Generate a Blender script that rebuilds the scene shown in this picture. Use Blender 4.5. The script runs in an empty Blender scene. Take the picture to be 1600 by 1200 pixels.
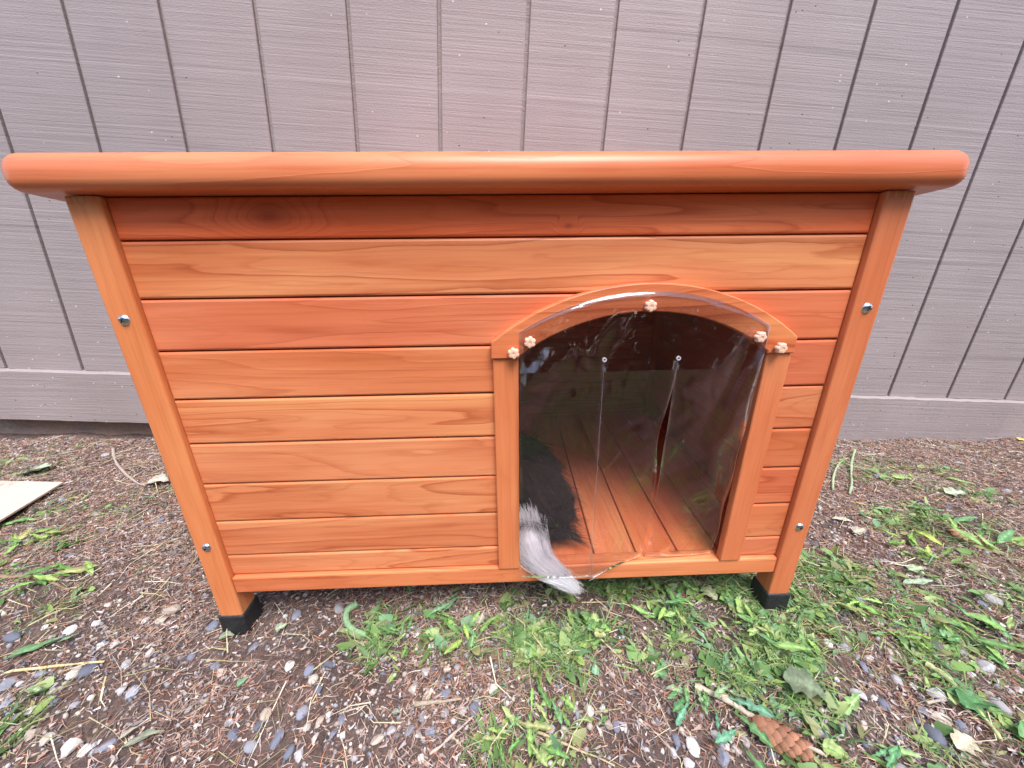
import bpy, bmesh, math, random
import numpy as np
from mathutils import Vector, Matrix, noise as mnoise

random.seed(7)
RNG = np.random.default_rng(11)
S = bpy.context.scene
COL = S.collection

# ------------------------------------------------------------------ camera, sky, sun, exposure
F_PX = 580.0                                    # focal length in pixels of a 1600 px wide frame
CAM_R = np.array([0.99928, -0.0364, -0.0105]); CAM_U = np.array([0.0221, 0.3355, 0.9418])
CAM_C = np.array([-0.0081, -0.3873, 0.4994])
CAM_R /= np.linalg.norm(CAM_R)
CAM_U -= CAM_R * CAM_R.dot(CAM_U); CAM_U /= np.linalg.norm(CAM_U)
CAM_B = np.cross(CAM_R, CAM_U)
cd = bpy.data.cameras.new('camera'); cam = bpy.data.objects.new('camera', cd); COL.objects.link(cam)
cd.sensor_width = 36; cd.lens = F_PX / 1600 * 36; cd.clip_start = 0.01; cd.clip_end = 500
cam.matrix_world = Matrix(((CAM_R[0], CAM_U[0], CAM_B[0], CAM_C[0]), (CAM_R[1], CAM_U[1], CAM_B[1], CAM_C[1]),
                           (CAM_R[2], CAM_U[2], CAM_B[2], CAM_C[2]), (0, 0, 0, 1)))
S.camera = cam

SUN_EL, SUN_AZ = math.radians(63), math.radians(162)      # azimuth clockwise from +Y: in front of the house, to the right
w = bpy.data.worlds.new('World'); S.world = w; w.use_nodes = True
wn = w.node_tree.nodes; wl = w.node_tree.links; wn.clear()
sky = wn.new('ShaderNodeTexSky'); sky.sky_type = 'NISHITA'; sky.sun_disc = False
sky.sun_elevation = SUN_EL; sky.sun_rotation = SUN_AZ
sky.air_density = 1.0; sky.dust_density = 2.0; sky.ozone_density = 1.0
bg = wn.new('ShaderNodeBackground'); bg.inputs['Strength'].default_value = 0.15
wo = wn.new('ShaderNodeOutputWorld')
wl.new(sky.outputs[0], bg.inputs['Color']); wl.new(bg.outputs[0], wo.inputs['Surface'])
sd = bpy.data.lights.new('sun', 'SUN'); sd.energy = 1.75; sd.angle = math.radians(30); sd.color = (1.0, 0.98, 0.97)
sun = bpy.data.objects.new('sun', sd); COL.objects.link(sun)
to_sun = Vector((math.sin(SUN_AZ) * math.cos(SUN_EL), math.cos(SUN_AZ) * math.cos(SUN_EL), math.sin(SUN_EL)))
sun.rotation_euler = to_sun.to_track_quat('Z', 'Y').to_euler()
S.view_settings.view_transform = 'Standard'; S.view_settings.look = 'None'
S.view_settings.exposure = 1.38; S.view_settings.gamma = 1; S.view_settings.use_curve_mapping = False
S.cycles.max_bounces = 10; S.cycles.transparent_max_bounces = 24; S.cycles.diffuse_bounces = 5

# ------------------------------------------------------------------ small helpers
def ray(u, v):
    d = CAM_R * (u - 800) / F_PX - CAM_U * (v - 600) / F_PX - CAM_B
    return d

def vnoise(x, y, s, seed=0):
    """smooth value noise in -1..1 for arrays"""
    x = np.asarray(x, float) / s + seed * 17.31 + 1000; y = np.asarray(y, float) / s + seed * 9.7 + 1000
    xi = np.floor(x).astype(np.int64); yi = np.floor(y).astype(np.int64)
    fx = x - xi; fy = y - yi; fx = fx * fx * (3 - 2 * fx); fy = fy * fy * (3 - 2 * fy)
    def h(a, b):
        n = (a * 374761393 + b * 668265263 + seed * 974711) & 0x7fffffff
        n = ((n ^ (n >> 13)) * 1274126177) & 0x7fffffff
        return ((n ^ (n >> 16)) & 0xffff) / 32767.5 - 1
    return (h(xi, yi) * (1 - fx) + h(xi + 1, yi) * fx) * (1 - fy) + (h(xi, yi + 1) * (1 - fx) + h(xi + 1, yi + 1) * fx) * fy

def smooth(a, b, x):
    t = np.clip((x - a) / (b - a), 0, 1); return t * t * (3 - 2 * t)

def gz(x, y):
    """height of the ground"""
    x = np.asarray(x, float); y = np.asarray(y, float)
    zw = np.clip(-0.027 - 0.033 * x, -0.10, 0.05)
    z = zw * smooth(0.08, 0.62, y)
    near = 1 - smooth(1.5, 4, np.hypot(x, y))
    z = z + (0.006 * vnoise(x, y, 0.11, 1) + 0.0035 * vnoise(x, y, 0.04, 2) + 0.0016 * vnoise(x, y, 0.014, 3)) * near
    foot = np.minimum(np.hypot(np.abs(x) - 0.384, y - 0.016), 1)
    z = z * (0.15 + 0.85 * smooth(0.02, 0.09, foot)) - 0.002
    return z

def at(u, v, lift=0.0):
    """the point of the ground seen at a pixel of the 1600 x 1200 photograph"""
    d = ray(u, v); z = 0.0
    for _ in range(4):
        t = (z - CAM_C[2]) / d[2]; p = CAM_C + t * d; z = float(gz(p[0], p[1]))
    return np.array([p[0], p[1], z + lift])

def px_at(p):
    """metres per photograph pixel at a point"""
    return float((np.array(p) - CAM_C).dot(-CAM_B)) / F_PX

def mesh_np(name, V, Fq, mats, smooth_shade=False, colors=None, mat_idx=None):
    """mesh from arrays: V (n,3), Fq list of (m,k) index arrays"""
    me = bpy.data.meshes.new(name)
    V = np.asarray(V, np.float32)
    if not isinstance(Fq, list): Fq = [Fq]
    Fq = [np.asarray(f, np.int32) for f in Fq if len(f)]
    me.vertices.add(len(V)); me.vertices.foreach_set('co', V.ravel())
    nl = sum(f.size for f in Fq); npoly = sum(len(f) for f in Fq)
    me.loops.add(nl); me.loops.foreach_set('vertex_index', np.concatenate([f.ravel() for f in Fq]))
    me.polygons.add(npoly)
    tot = np.concatenate([np.full(len(f), f.shape[1], np.int32) for f in Fq])
    st = np.concatenate([[0], np.cumsum(tot)[:-1]]).astype(np.int32)
    me.polygons.foreach_set('loop_start', st)
    try: me.polygons.foreach_set('loop_total', tot)
    except Exception: pass
    if smooth_shade: me.polygons.foreach_set('use_smooth', np.ones(npoly, bool))
    if colors is not None:
        a = me.color_attributes.new('tint', 'FLOAT_COLOR', 'POINT')
        c = np.ones((len(V), 4), np.float32); c[:, :3] = colors
        a.data.foreach_set('color', c.ravel())
    for m in (mats if isinstance(mats, (list, tuple)) else [mats]): me.materials.append(m)
    me.update(calc_edges=True); me.validate()
    return me

def link(name, me, parent=None, color=None, loc=None):
    o = bpy.data.objects.new(name, me); COL.objects.link(o)
    if parent is not None: o.parent = parent
    if color is not None: o.color = (*color, 1)
    if loc is not None: o.location = loc
    return o

def from_bm(name, bm, mat, parent=None, color=None, smooth_shade=False):
    me = bpy.data.meshes.new(name)
    bmesh.ops.recalc_face_normals(bm, faces=bm.faces)
    bm.to_mesh(me); bm.free()
    for m in (mat if isinstance(mat, (list, tuple)) else [mat]): me.materials.append(m)
    if smooth_shade:
        for p in me.polygons: p.use_smooth = True
    return link(name, me, parent, color)

def thing(name, label, cat, loc=(0, 0, 0), group=None):
    o = bpy.data.objects.new(name, None); COL.objects.link(o); o.location = loc; o.empty_display_size = 0.05
    return tag(o, label, cat, group)

def tag(o, label, cat, group=None):
    o['label'] = label; o['category'] = cat
    if group: o['group'] = group
    return o

def add_box(bm, x0, x1, y0, y1, z0, z1):
    vs = [bm.verts.new((x, y, z)) for x in (x0, x1) for y in (y0, y1) for z in (z0, z1)]
    for f in ((0, 1, 3, 2), (4, 6, 7, 5), (0, 4, 5, 1), (2, 3, 7, 6), (0, 2, 6, 4), (1, 5, 7, 3)):
        bm.faces.new([vs[i] for i in f])
    return vs

def add_prism(bm, poly, axis, a0, a1):
    """poly of 2-D points extruded along an axis ('x': poly is (y,z); 'y': (x,z); 'z': (x,y))"""
    def mk(p, a):
        return {'x': (a, p[0], p[1]), 'y': (p[0], a, p[1]), 'z': (p[0], p[1], a)}[axis]
    A = [bm.verts.new(mk(p, a0)) for p in poly]; Bv = [bm.verts.new(mk(p, a1)) for p in poly]
    n = len(poly)
    bm.faces.new(A); bm.faces.new(Bv[::-1])
    for i in range(n): bm.faces.new((A[i], A[(i + 1) % n], Bv[(i + 1) % n], Bv[i]))

def bevel(bm, w, seg=2, sel=None):
    bmesh.ops.recalc_face_normals(bm, faces=bm.faces)
    ed = [e for e in bm.edges if (e.calc_face_angle(0) > 0.5 and (sel is None or sel(e)))]
    bmesh.ops.bevel(bm, geom=ed, offset=w, segments=seg, profile=0.5, affect='EDGES', clamp_overlap=True)

def box_obj(name, dims, mat, parent, color=None, bv=0.0015, seg=2):
    bm = bmesh.new(); add_box(bm, *dims)
    if bv: bevel(bm, bv, seg)
    return from_bm(name, bm, mat, parent, color)

# ------------------------------------------------------------------ materials
def new_mat(name):
    m = bpy.data.materials.new(name); m.use_nodes = True
    nt = m.node_tree; b = nt.nodes['Principled BSDF']
    return m, nt, b

class NT:
    """terse node building"""
    def __init__(self, nt): self.nt = nt
    def n(self, t, **kw):
        nd = self.nt.nodes.new(t)
        for k, v in kw.items(): setattr(nd, k, v)
        return nd
    def l(self, a, b): self.nt.links.new(a, b)
    def put(self, sock, v):
        if hasattr(v, 'is_linked') or isinstance(v, bpy.types.NodeSocket): self.l(v, sock)
        else: sock.default_value = v
    def math(self, op, a, b=0.0, c=0.0, clamp=False):
        nd = self.n('ShaderNodeMath', operation=op, use_clamp=clamp)
        self.put(nd.inputs[0], a); self.put(nd.inputs[1], b)
        if op in ('MULTIPLY_ADD', 'COMPARE', 'SMOOTH_MIN', 'WRAP'): self.put(nd.inputs[2], c)
        return nd.outputs[0]
    def vmath(self, op, a, b):
        nd = self.n('ShaderNodeVectorMath', operation=op); self.put(nd.inputs[0], a); self.put(nd.inputs[1], b); return nd.outputs[0]
    def noise(self, vec, scale, detail=2, rough=0.5, dist=0.0):
        nd = self.n('ShaderNodeTexNoise'); self.l(vec, nd.inputs['Vector'])
        nd.inputs['Scale'].default_value = scale; nd.inputs['Detail'].default_value = detail
        nd.inputs['Roughness'].default_value = rough; nd.inputs['Distortion'].default_value = dist
        return nd.outputs['Fac']
    def ramp(self, fac, stops):
        nd = self.n('ShaderNodeValToRGB'); cr = nd.color_ramp
        while len(cr.elements) < len(stops): cr.elements.new(0.5)
        for e, (p, c) in zip(cr.elements, stops):
            e.position = p; e.color = (*c, 1) if len(c) == 3 else c
        self.l(fac, nd.inputs[0]); return nd.outputs[0]
    def mix(self, fac, a, b, mode='MIX'):
        nd = self.n('ShaderNodeMix', data_type='RGBA', blend_type=mode)
        self.put(nd.inputs[0], fac)
        for s, v in ((nd.inputs[6], a), (nd.inputs[7], b)):
            if isinstance(v, tuple): s.default_value = (*v, 1) if len(v) == 3 else v
            else: self.l(v, s)
        return nd.outputs[2]
    def bump(self, h, strength, dist):
        nd = self.n('ShaderNodeBump'); self.l(h, nd.inputs['Height'])
        nd.inputs['Strength'].default_value = strength; nd.inputs['Distance'].default_value = dist
        return nd.outputs[0]

def wood_mat(name, axis='x', knots=(), contrast=1.0, rough=0.42, seed=0.0, scuff=False):
    m, nt, b = new_mat(name); N = NT(nt)
    tc = N.n('ShaderNodeTexCoord'); oi = N.n('ShaderNodeObjectInfo')
    off = N.n('ShaderNodeCombineXYZ')
    r = N.math('MULTIPLY', oi.outputs['Random'], 37.0)
    for i in range(3): N.l(r, off.inputs[i])
    def stretched(sl, sc):
        mp = N.n('ShaderNodeMapping')
        s = {'x': (sl, sc, sc), 'y': (sc, sl, sc), 'z': (sc, sc, sl)}[axis]
        mp.inputs['Scale'].default_value = s; mp.inputs['Location'].default_value = (seed, seed, seed)
        N.l(tc.outputs['Object'], mp.inputs[0])
        return N.vmath('ADD', mp.outputs[0], off.outputs[0])
    v1 = stretched(1.3, 15)
    base = N.noise(v1, 1.0, 2.0, 0.45, 0.25)
    wob = N.noise(stretched(9, 60), 1.0, 3, 0.6)
    field = N.math('MULTIPLY_ADD', wob, 0.05, base)
    field = N.math('MULTIPLY', field, 11.0)
    dark = None
    for (kx, kz, sx, sz) in knots:
        sep = N.n('ShaderNodeSeparateXYZ'); N.l(tc.outputs['Object'], sep.inputs[0])
        dx = N.math('MULTIPLY', N.math('SUBTRACT', sep.outputs[0], kx), 1 / sx)
        dz = N.math('MULTIPLY', N.math('SUBTRACT', sep.outputs[2], kz), 1 / sz)
        rr = N.math('ADD', N.math('MULTIPLY', dx, dx), N.math('MULTIPLY', dz, dz))
        g = N.math('POWER', 2.718, N.math('MULTIPLY', rr, -0.30))
        field = N.math('ADD', field, N.math('MULTIPLY', g, 5.0))
        d = N.math('MULTIPLY', N.math('POWER', 2.718, N.math('MULTIPLY', rr, -1.5)), 0.75)
        dark = d if dark is None else N.math('ADD', dark, d)
    fr = N.math('FRACT', field)
    ring = N.ramp(fr, [(0.0, (0, 0, 0)), (0.62, (0.10, 0.10, 0.10)), (0.86, (0.40, 0.40, 0.40)), (0.95, (1, 1, 1)), (1.0, (0, 0, 0))])
    fr2 = N.math('FRACT', N.math('MULTIPLY', field, 2.37)); ring2 = N.ramp(fr2, [(0.0, (0, 0, 0)), (0.74, (0, 0, 0)), (0.93, (1, 1, 1)), (1.0, (0, 0, 0))])
    fib = N.math('ADD', N.math('MULTIPLY', N.noise(stretched(5, 170), 1.0, 2, 0.6), 0.6), N.math('MULTIPLY', N.noise(stretched(12, 480), 1.0, 2, 0.6), 0.4))
    blotch = N.noise(stretched(3, 14), 1.0, 3, 0.55)
    c = N.ramp(blotch, [(0.25, (0.52, 0.124, 0.045)), (0.5, (0.605, 0.174, 0.073)), (0.75, (0.685, 0.255, 0.114))])
    c = N.mix(N.math('MULTIPLY', ring, 0.62 * contrast), c, (0.36, 0.062, 0.018))
    c = N.mix(N.math('MULTIPLY', ring2, 0.22 * contrast), c, (0.38, 0.070, 0.020))
    strk = N.ramp(N.noise(stretched(2.2, 42), 1.0, 2, 0.5), [(0.56, (0, 0, 0)), (0.72, (1, 1, 1))])
    c = N.mix(N.math('MULTIPLY', strk, 0.42 * contrast), c, (0.75, 0.29, 0.115))
    f2 = N.ramp(fib, [(0.33, (0.84, 0.78, 0.76)), (0.5, (1.0, 1.0, 1.0)), (0.68, (1.08, 1.12, 1.14))])
    c = N.mix(0.75, c, f2, 'MULTIPLY')
    if dark is not None: c = N.mix(N.math('MULTIPLY', dark, 0.8), c, (0.20, 0.036, 0.012))
    c = N.mix(1.0, c, oi.outputs['Color'], 'MULTIPLY')
    N.l(c, b.inputs['Base Color'])
    rg = N.math('MULTIPLY_ADD', blotch, 0.25, rough - 0.12); N.l(rg, b.inputs['Roughness'])
    if scuff:                                   # pale rub marks at the top of the posts
        sp = N.n('ShaderNodeSeparateXYZ'); N.l(tc.outputs['Object'], sp.inputs[0])
        hz = N.math('MULTIPLY_ADD', sp.outputs[2], 30.0, -15.6, clamp=True)
        sk = N.ramp(N.math('MULTIPLY', hz, N.noise(stretched(40, 230), 1.0, 3, 0.7)), [(0.40, (0, 0, 0)), (0.55, (1, 1, 1))])
        c2 = N.mix(N.math('MULTIPLY', sk, 0.7), c, (0.70, 0.44, 0.26)); N.l(c2, b.inputs['Base Color'])
    b.inputs['Specular IOR Level'].default_value = 0.36
    b.inputs['Coat Weight'].default_value = 0.10; b.inputs['Coat Roughness'].default_value = 0.28
    hh = N.math('ADD', N.math('MULTIPLY', fib, 0.6), N.math('MULTIPLY', ring, 0.5))
    N.l(N.bump(hh, 0.35, 0.0006), b.inputs['Normal'])
    return m

M_WOOD_X = wood_mat('stained_wood_along', 'x', contrast=1.25)
M_WOOD_KNOT = wood_mat('stained_wood_knotty', 'x', knots=((-0.225, 0.534, 0.022, 0.012), (0.062, 0.5225, 0.005, 0.003)), seed=3.1)
M_WOOD_Z = wood_mat('stained_wood_upright', 'z', contrast=0.22, scuff=True)
M_WOOD_PLAIN = wood_mat('stained_wood_plain', 'x', contrast=0.6, seed=5.0)
M_WOOD_Y = wood_mat('stained_wood_deep', 'y', contrast=0.35)
M_WOOD_ROOF = wood_mat('stained_wood_roof', 'x', contrast=0.35, rough=0.40, seed=8.0)

def plain_mat(name, col, rough=0.5, metal=0.0, spec=0.5, bump=None, vary=0.0, scale=200):
    m, nt, b = new_mat(name); N = NT(nt)
    b.inputs['Roughness'].default_value = rough; b.inputs['Metallic'].default_value = metal
    b.inputs['Specular IOR Level'].default_value = spec
    tc = N.n('ShaderNodeTexCoord')
    nz = N.noise(tc.outputs['Object'], scale, 3, 0.6)
    lo = tuple(max(0, c * (1 - vary)) for c in col); hi = tuple(c * (1 + vary) for c in col)
    N.l(N.ramp(nz, [(0.3, lo), (0.7, hi)]), b.inputs['Base Color'])
    if bump: N.l(N.bump(nz, bump, 0.0006), b.inputs['Normal'])
    return m

M_RUBBER = plain_mat('black_rubber', (0.016, 0.016, 0.018), 0.6, vary=0.6, bump=0.4, scale=260)
M_ZINC = plain_mat('zinc_plated_steel', (0.60, 0.62, 0.66), 0.22, 1.0, vary=0.2)
M_KNOB = plain_mat('peach_plastic', (0.80, 0.50, 0.36), 0.38, vary=0.06)

def tint_mat(name, rough=0.7, translucent=0.0, source='attr', bump=0.0, bscale=300, spot=0.0, spec=0.4):
    """takes its colour from the piece: a point attribute or the object's own colour"""
    m, nt, b = new_mat(name); N = NT(nt)
    if source == 'attr':
        a = N.n('ShaderNodeAttribute', attribute_name='tint'); c = a.outputs['Color']
    else:
        a = N.n('ShaderNodeObjectInfo'); c = a.outputs['Color']
        if source == 'both':
            a2 = N.n('ShaderNodeAttribute', attribute_name='tint'); c = N.mix(1.0, c, a2.outputs['Color'], 'MULTIPLY')
    tc = N.n('ShaderNodeTexCoord')
    nz = N.noise(tc.outputs['Object'], bscale, 4, 0.65)
    if spot: c = N.mix(spot, c, N.ramp(nz, [(0.3, (0.45, 0.45, 0.45)), (0.7, (1.4, 1.4, 1.4))]), 'MULTIPLY')
    N.l(c, b.inputs['Base Color'])
    b.inputs['Roughness'].default_value = rough; b.inputs['Specular IOR Level'].default_value = spec
    if bump: N.l(N.bump(nz, bump, 0.001), b.inputs['Normal'])
    if translucent:
        tr = N.n('ShaderNodeBsdfTranslucent'); N.l(c, tr.inputs[0])
        mx = N.n('ShaderNodeMixShader'); mx.inputs[0].default_value = translucent
        out = nt.nodes['Material Output']
        N.l(b.outputs[0], mx.inputs[1]); N.l(tr.outputs[0], mx.inputs[2]); N.l(mx.outputs[0], out.inputs[0])
    return m

M_PEBBLE = tint_mat('pebble_stone', 0.65, source='obj', bump=0.35, bscale=220, spot=0.55)
M_GRIT = tint_mat('grit_stone', 0.7)
M_NEEDLE = tint_mat('dry_needle', 0.65)
M_GREEN = tint_mat('green_leaf_mass', 0.5, 0.3)
M_LEAF = tint_mat('green_leaf', 0.48, 0.28, source='both', bump=0.3, bscale=9, spot=0.5)
M_DRYLEAF = tint_mat('dry_leaf', 0.75, 0.12, source='both', bump=0.5, bscale=11, spot=0.6)
M_TWIG = tint_mat('twig_bark', 0.8, source='obj', bump=0.6, bscale=250, spot=0.6)
M_FUR = tint_mat('dog_hair', 0.6, spec=0.2)

M_TAIL = tint_mat('white_tail_hair', 0.6, 0.45, spec=0.2)

def siding_mat():
    m, nt, b = new_mat('taupe_wall_paint'); N = NT(nt)
    tc = N.n('ShaderNodeTexCoord'); oi = N.n('ShaderNodeObjectInfo')
    P = tc.outputs['Object']
    def mp(s, rnd=0.0):
        k = N.n('ShaderNodeMapping'); k.inputs['Scale'].default_value = s; N.l(P, k.inputs[0])
        if not rnd: return k.outputs[0]
        cx = N.n('ShaderNodeCombineXYZ'); N.l(N.math('MULTIPLY', oi.outputs['Random'], rnd), cx.inputs[0])
        return N.vmath('ADD', k.outputs[0], cx.outputs[0])
    saw = N.noise(mp((2.5, 1, 170), 9), 1.0, 3, 0.65)
    saw2 = N.noise(mp((0.5, 1, 34)), 1.0, 2, 0.5)
    big = N.noise(mp((3, 3, 3)), 1.0, 3, 0.5)
    tex = N.noise(mp((160, 160, 320), 5), 1.0, 3, 0.7)
    c = N.ramp(big, [(0.3, (0.278, 0.231, 0.226)), (0.7, (0.330, 0.276, 0.271))])
    ln = N.ramp(saw2, [(0.30, (0.80, 0.80, 0.80)), (0.36, (1, 1, 1))])
    c = N.mix(0.8, c, ln, 'MULTIPLY')
    sw = N.ramp(saw, [(0.30, (0.86, 0.86, 0.86)), (0.46, (1, 1, 1)), (0.75, (1.05, 1.05, 1.05))])
    c = N.mix(1.0, c, sw, 'MULTIPLY')
    # specks of debris and chips stuck to the paint
    vo = N.n('ShaderNodeTexVoronoi'); vo.inputs['Scale'].default_value = 1.0; N.l(mp((70, 70, 95), 3), vo.inputs['Vector'])
    sx = N.n('ShaderNodeSeparateXYZ'); N.l(P, sx.inputs[0])
    pick = N.n('ShaderNodeSeparateColor'); N.l(vo.outputs['Color'], pick.inputs[0])
    low = N.math('MULTIPLY_ADD', sx.outputs[2], -0.22, 0.30, clamp=True)       # more rain splash low on the wall
    sel = N.math('LESS_THAN', pick.outputs[0], low)
    dot = N.math('MULTIPLY', N.math('LESS_THAN', vo.outputs['Distance'], N.math('MULTIPLY', pick.outputs[1], 0.15)), sel)
    spc = N.ramp(pick.outputs[2], [(0.0, (0.08, 0.06, 0.05)), (0.42, (0.08, 0.06, 0.05)), (0.45, (0.60, 0.54, 0.50))])
    spc.node.color_ramp.interpolation = 'CONSTANT'
    c = N.mix(dot, c, spc)
    # two sawn ridges that run right along the sheet
    for zz in (0.703, 0.401, 0.297):
        g = N.math('SUBTRACT', 1.0, N.math('MULTIPLY', N.math('ABSOLUTE', N.math('SUBTRACT', sx.outputs[2], zz)), 650.0), clamp=True)
        c = N.mix(N.math('MULTIPLY', g, 0.5), c, (0.50, 0.43, 0.43))
    N.l(c, b.inputs['Base Color'])
    b.inputs['Roughness'].default_value = 0.62; b.inputs['Specular IOR Level'].default_value = 0.35
    h = N.math('ADD', N.math('MULTIPLY', saw, 0.8), N.math('ADD', N.math('MULTIPLY', tex, 0.5), N.math('MULTIPLY', saw2, 0.6)))
    N.l(N.bump(h, 0.6, 0.0024), b.inputs['Normal'])
    return m
M_SIDING = siding_mat()

def concrete_mat():
    m, nt, b = new_mat('stained_concrete'); N = NT(nt); tc = N.n('ShaderNodeTexCoord')
    n1 = N.noise(tc.outputs['Object'], 9, 4, 0.6); n2 = N.noise(tc.outputs['Object'], 120, 3, 0.7)
    c = N.ramp(n1, [(0.35, (0.30, 0.20, 0.15)), (0.6, (0.24, 0.18, 0.16)), (0.75, (0.34, 0.29, 0.26))])
    c = N.mix(0.5, c, N.ramp(n2, [(0.3, (0.6, 0.6, 0.6)), (0.7, (1.2, 1.2, 1.2))]), 'MULTIPLY')
    N.l(c, b.inputs['Base Color']); b.inputs['Roughness'].default_value = 0.9
    N.l(N.bump(n2, 0.6, 0.003), b.inputs['Normal']); return m
M_CONCRETE = concrete_mat()

def soil_mat():
    m, nt, b = new_mat('dark_soil'); N = NT(nt); tc = N.n('ShaderNodeTexCoord'); P = tc.outputs['Object']
    n1 = N.noise(P, 7, 4, 0.6); n2 = N.noise(P, 180, 5, 0.75); n3 = N.noise(P, 55, 3, 0.6)
    c = N.ramp(n1, [(0.3, (0.078, 0.052, 0.044)), (0.7, (0.150, 0.105, 0.090))])
    c = N.mix(0.85, c, N.ramp(n2, [(0.3, (0.35, 0.33, 0.32)), (0.52, (1, 1, 1)), (0.75, (2.3, 2.1, 2.0))]), 'MULTIPLY')
    c = N.mix(0.5, c, N.ramp(n3, [(0.35, (0.6, 0.6, 0.6)), (0.7, (1.4, 1.35, 1.3))]), 'MULTIPLY')
    N.l(c, b.inputs['Base Color']); b.inputs['Roughness'].default_value = 0.9
    h = N.math('ADD', n2, N.math('MULTIPLY', n3, 1.5))
    N.l(N.bump(h, 0.8, 0.006), b.inputs['Normal']); return m
M_SOIL = soil_mat()

def flap_mat():
    """thin clear vinyl: what is behind shows through, with a reflection that grows at grazing angles"""
    m, nt, b = new_mat('clear_vinyl'); N = NT(nt); nt.nodes.remove(b)
    tc = N.n('ShaderNodeTexCoord'); P = tc.outputs['Object']
    mp = N.n('ShaderNodeMapping'); mp.inputs['Scale'].default_value = (1.0, 1.0, 0.6); N.l(P, mp.inputs[0])
    n1 = N.noise(mp.outputs[0], 6.0, 0, 0.4, 2.2); n2 = N.noise(mp.outputs[0], 21, 0, 0.4, 2.5)
    h = N.math('ADD', n1, N.math('MULTIPLY', n2, 0.10))
    sz_ = N.n('ShaderNodeSeparateXYZ'); N.l(P, sz_.inputs[0])
    h = N.math('MULTIPLY', h, N.math('MULTIPLY_ADD', sz_.outputs[2], -14.0, 6.25, clamp=True))     # flat where it is screwed to the arch
    nrm = N.bump(h, 1.0, 0.0265)
    ge = N.n('ShaderNodeNewGeometry'); dt = N.n('ShaderNodeVectorMath', operation='DOT_PRODUCT'); N.l(ge.outputs['Incoming'], dt.inputs[0]); N.l(nrm, dt.inputs[1])
    ci = N.math('SUBTRACT', 1.0, N.math('ABSOLUTE', dt.outputs['Value']), clamp=True)      # Schlick, the same from both sides of the sheet
    fr = N.math('MULTIPLY_ADD', N.math('POWER', ci, 5.0), 0.94, 0.058)
    gl = N.n('ShaderNodeBsdfGlossy'); gl.inputs['Roughness'].default_value = 0.015; N.l(nrm, gl.inputs['Normal'])
    gl.inputs['Color'].default_value = (1, 1, 1, 1)
    tr = N.n('ShaderNodeBsdfTransparent'); tr.inputs[0].default_value = (0.955, 0.935, 0.945, 1)
    mx = N.n('ShaderNodeMixShader'); N.l(fr, mx.inputs[0]); N.l(tr.outputs[0], mx.inputs[1]); N.l(gl.outputs[0], mx.inputs[2])
    # scuffs and dust on the sheet
    sc = N.ramp(N.noise(mp.outputs[0], 260, 3, 0.7, 0.5), [(0.68, (0, 0, 0)), (0.80, (1, 1, 1))])
    df = N.n('ShaderNodeBsdfDiffuse'); df.inputs[0].default_value = (0.75, 0.70, 0.70, 1)
    m2 = N.n('ShaderNodeMixShader'); N.l(N.math('MULTIPLY_ADD', sc, 0.05, 0.002), m2.inputs[0])
    N.l(mx.outputs[0], m2.inputs[1]); N.l(df.outputs[0], m2.inputs[2])
    N.l(m2.outputs[0], nt.nodes['Material Output'].inputs[0]); return m
M_FLAP = flap_mat()
def rim_mat():
    m, nt, b = new_mat('vinyl_cut_edge')
    b.inputs['Base Color'].default_value = (0.78, 0.72, 0.76, 1); b.inputs['Roughness'].default_value = 0.2
    N = NT(nt); t = N.n('ShaderNodeBsdfTransparent'); mx = N.n('ShaderNodeMixShader'); mx.inputs[0].default_value = 0.45
    N.l(b.outputs[0], mx.inputs[1]); N.l(t.outputs[0], mx.inputs[2]); N.l(mx.outputs[0], nt.nodes['Material Output'].inputs[0]); return m
M_RIM = rim_mat()
M_CARD = plain_mat('cardboard', (0.54, 0.43, 0.36), 0.85, vary=0.05, scale=60)

# ------------------------------------------------------------------ ground: one sheet to the horizon, fine where it is seen
def axis_pts(lo, hi, step, far):
    c = list(np.arange(lo, hi + 1e-6, step)); d = step
    a = c[-1]
    while a < far: d *= 1.35; a += d; c.append(a)
    d = step; a = c[0]
    while a > -far: d *= 1.35; a -= d; c.insert(0, a)
    return np.array(c)
gx = axis_pts(-1.9, 2.1, 0.0085, 60); gy = axis_pts(-0.5, 0.72, 0.0085, 60)
XX, YY = np.meshgrid(gx, gy); ZZ = gz(XX, YY)
V = np.stack([XX.ravel(), YY.ravel(), ZZ.ravel()], 1)
nx, ny = len(gx), len(gy)
ii = (np.arange(ny - 1)[:, None] * nx + np.arange(nx - 1)[None, :]).ravel()
ground = link('ground', mesh_np('ground', V, np.stack([ii, ii + 1, ii + 1 + nx, ii + nx], 1), M_SOIL, True))
ground['kind'] = 'structure'; ground['label'] = 'brown soil strewn with pebbles, dry needles and green weeds'

# ------------------------------------------------------------------ shed wall
WR = np.array([[0.9982, -0.0080, 0.0593], [0.0066, 0.9997, 0.0234], [-0.0595, -0.0230, 0.9980]])
WO = np.array([0.0198, 0.619, 0.1358]); WS = 0.19281
wall = thing('shed_wall', 'taupe grooved shed wall with a plain skirting board, standing behind the dog house', 'wall')
wall.matrix_world = Matrix(((*WR[0], WO[0]), (*WR[1], WO[1]), (*WR[2], WO[2]), (0, 0, 0, 1)))
for i in range(-17, 27):
    x0 = (i - 6) * WS + 0.0042; x1 = (i - 5) * WS - 0.0042
    bm = bmesh.new(); add_box(bm, x0, x1, 0.0, 0.011, 0.0045, 2.6)
    bevel(bm, 0.0012, 1, lambda e: abs(e.verts[0].co.z - e.verts[1].co.z) > 1)
    from_bm('siding_board', bm, M_SIDING, wall)
box_obj('backing_sheet', (-4.40, 3.98, 0.0085, 0.03, -0.02, 2.59), M_SIDING, wall, bv=0)
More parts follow.
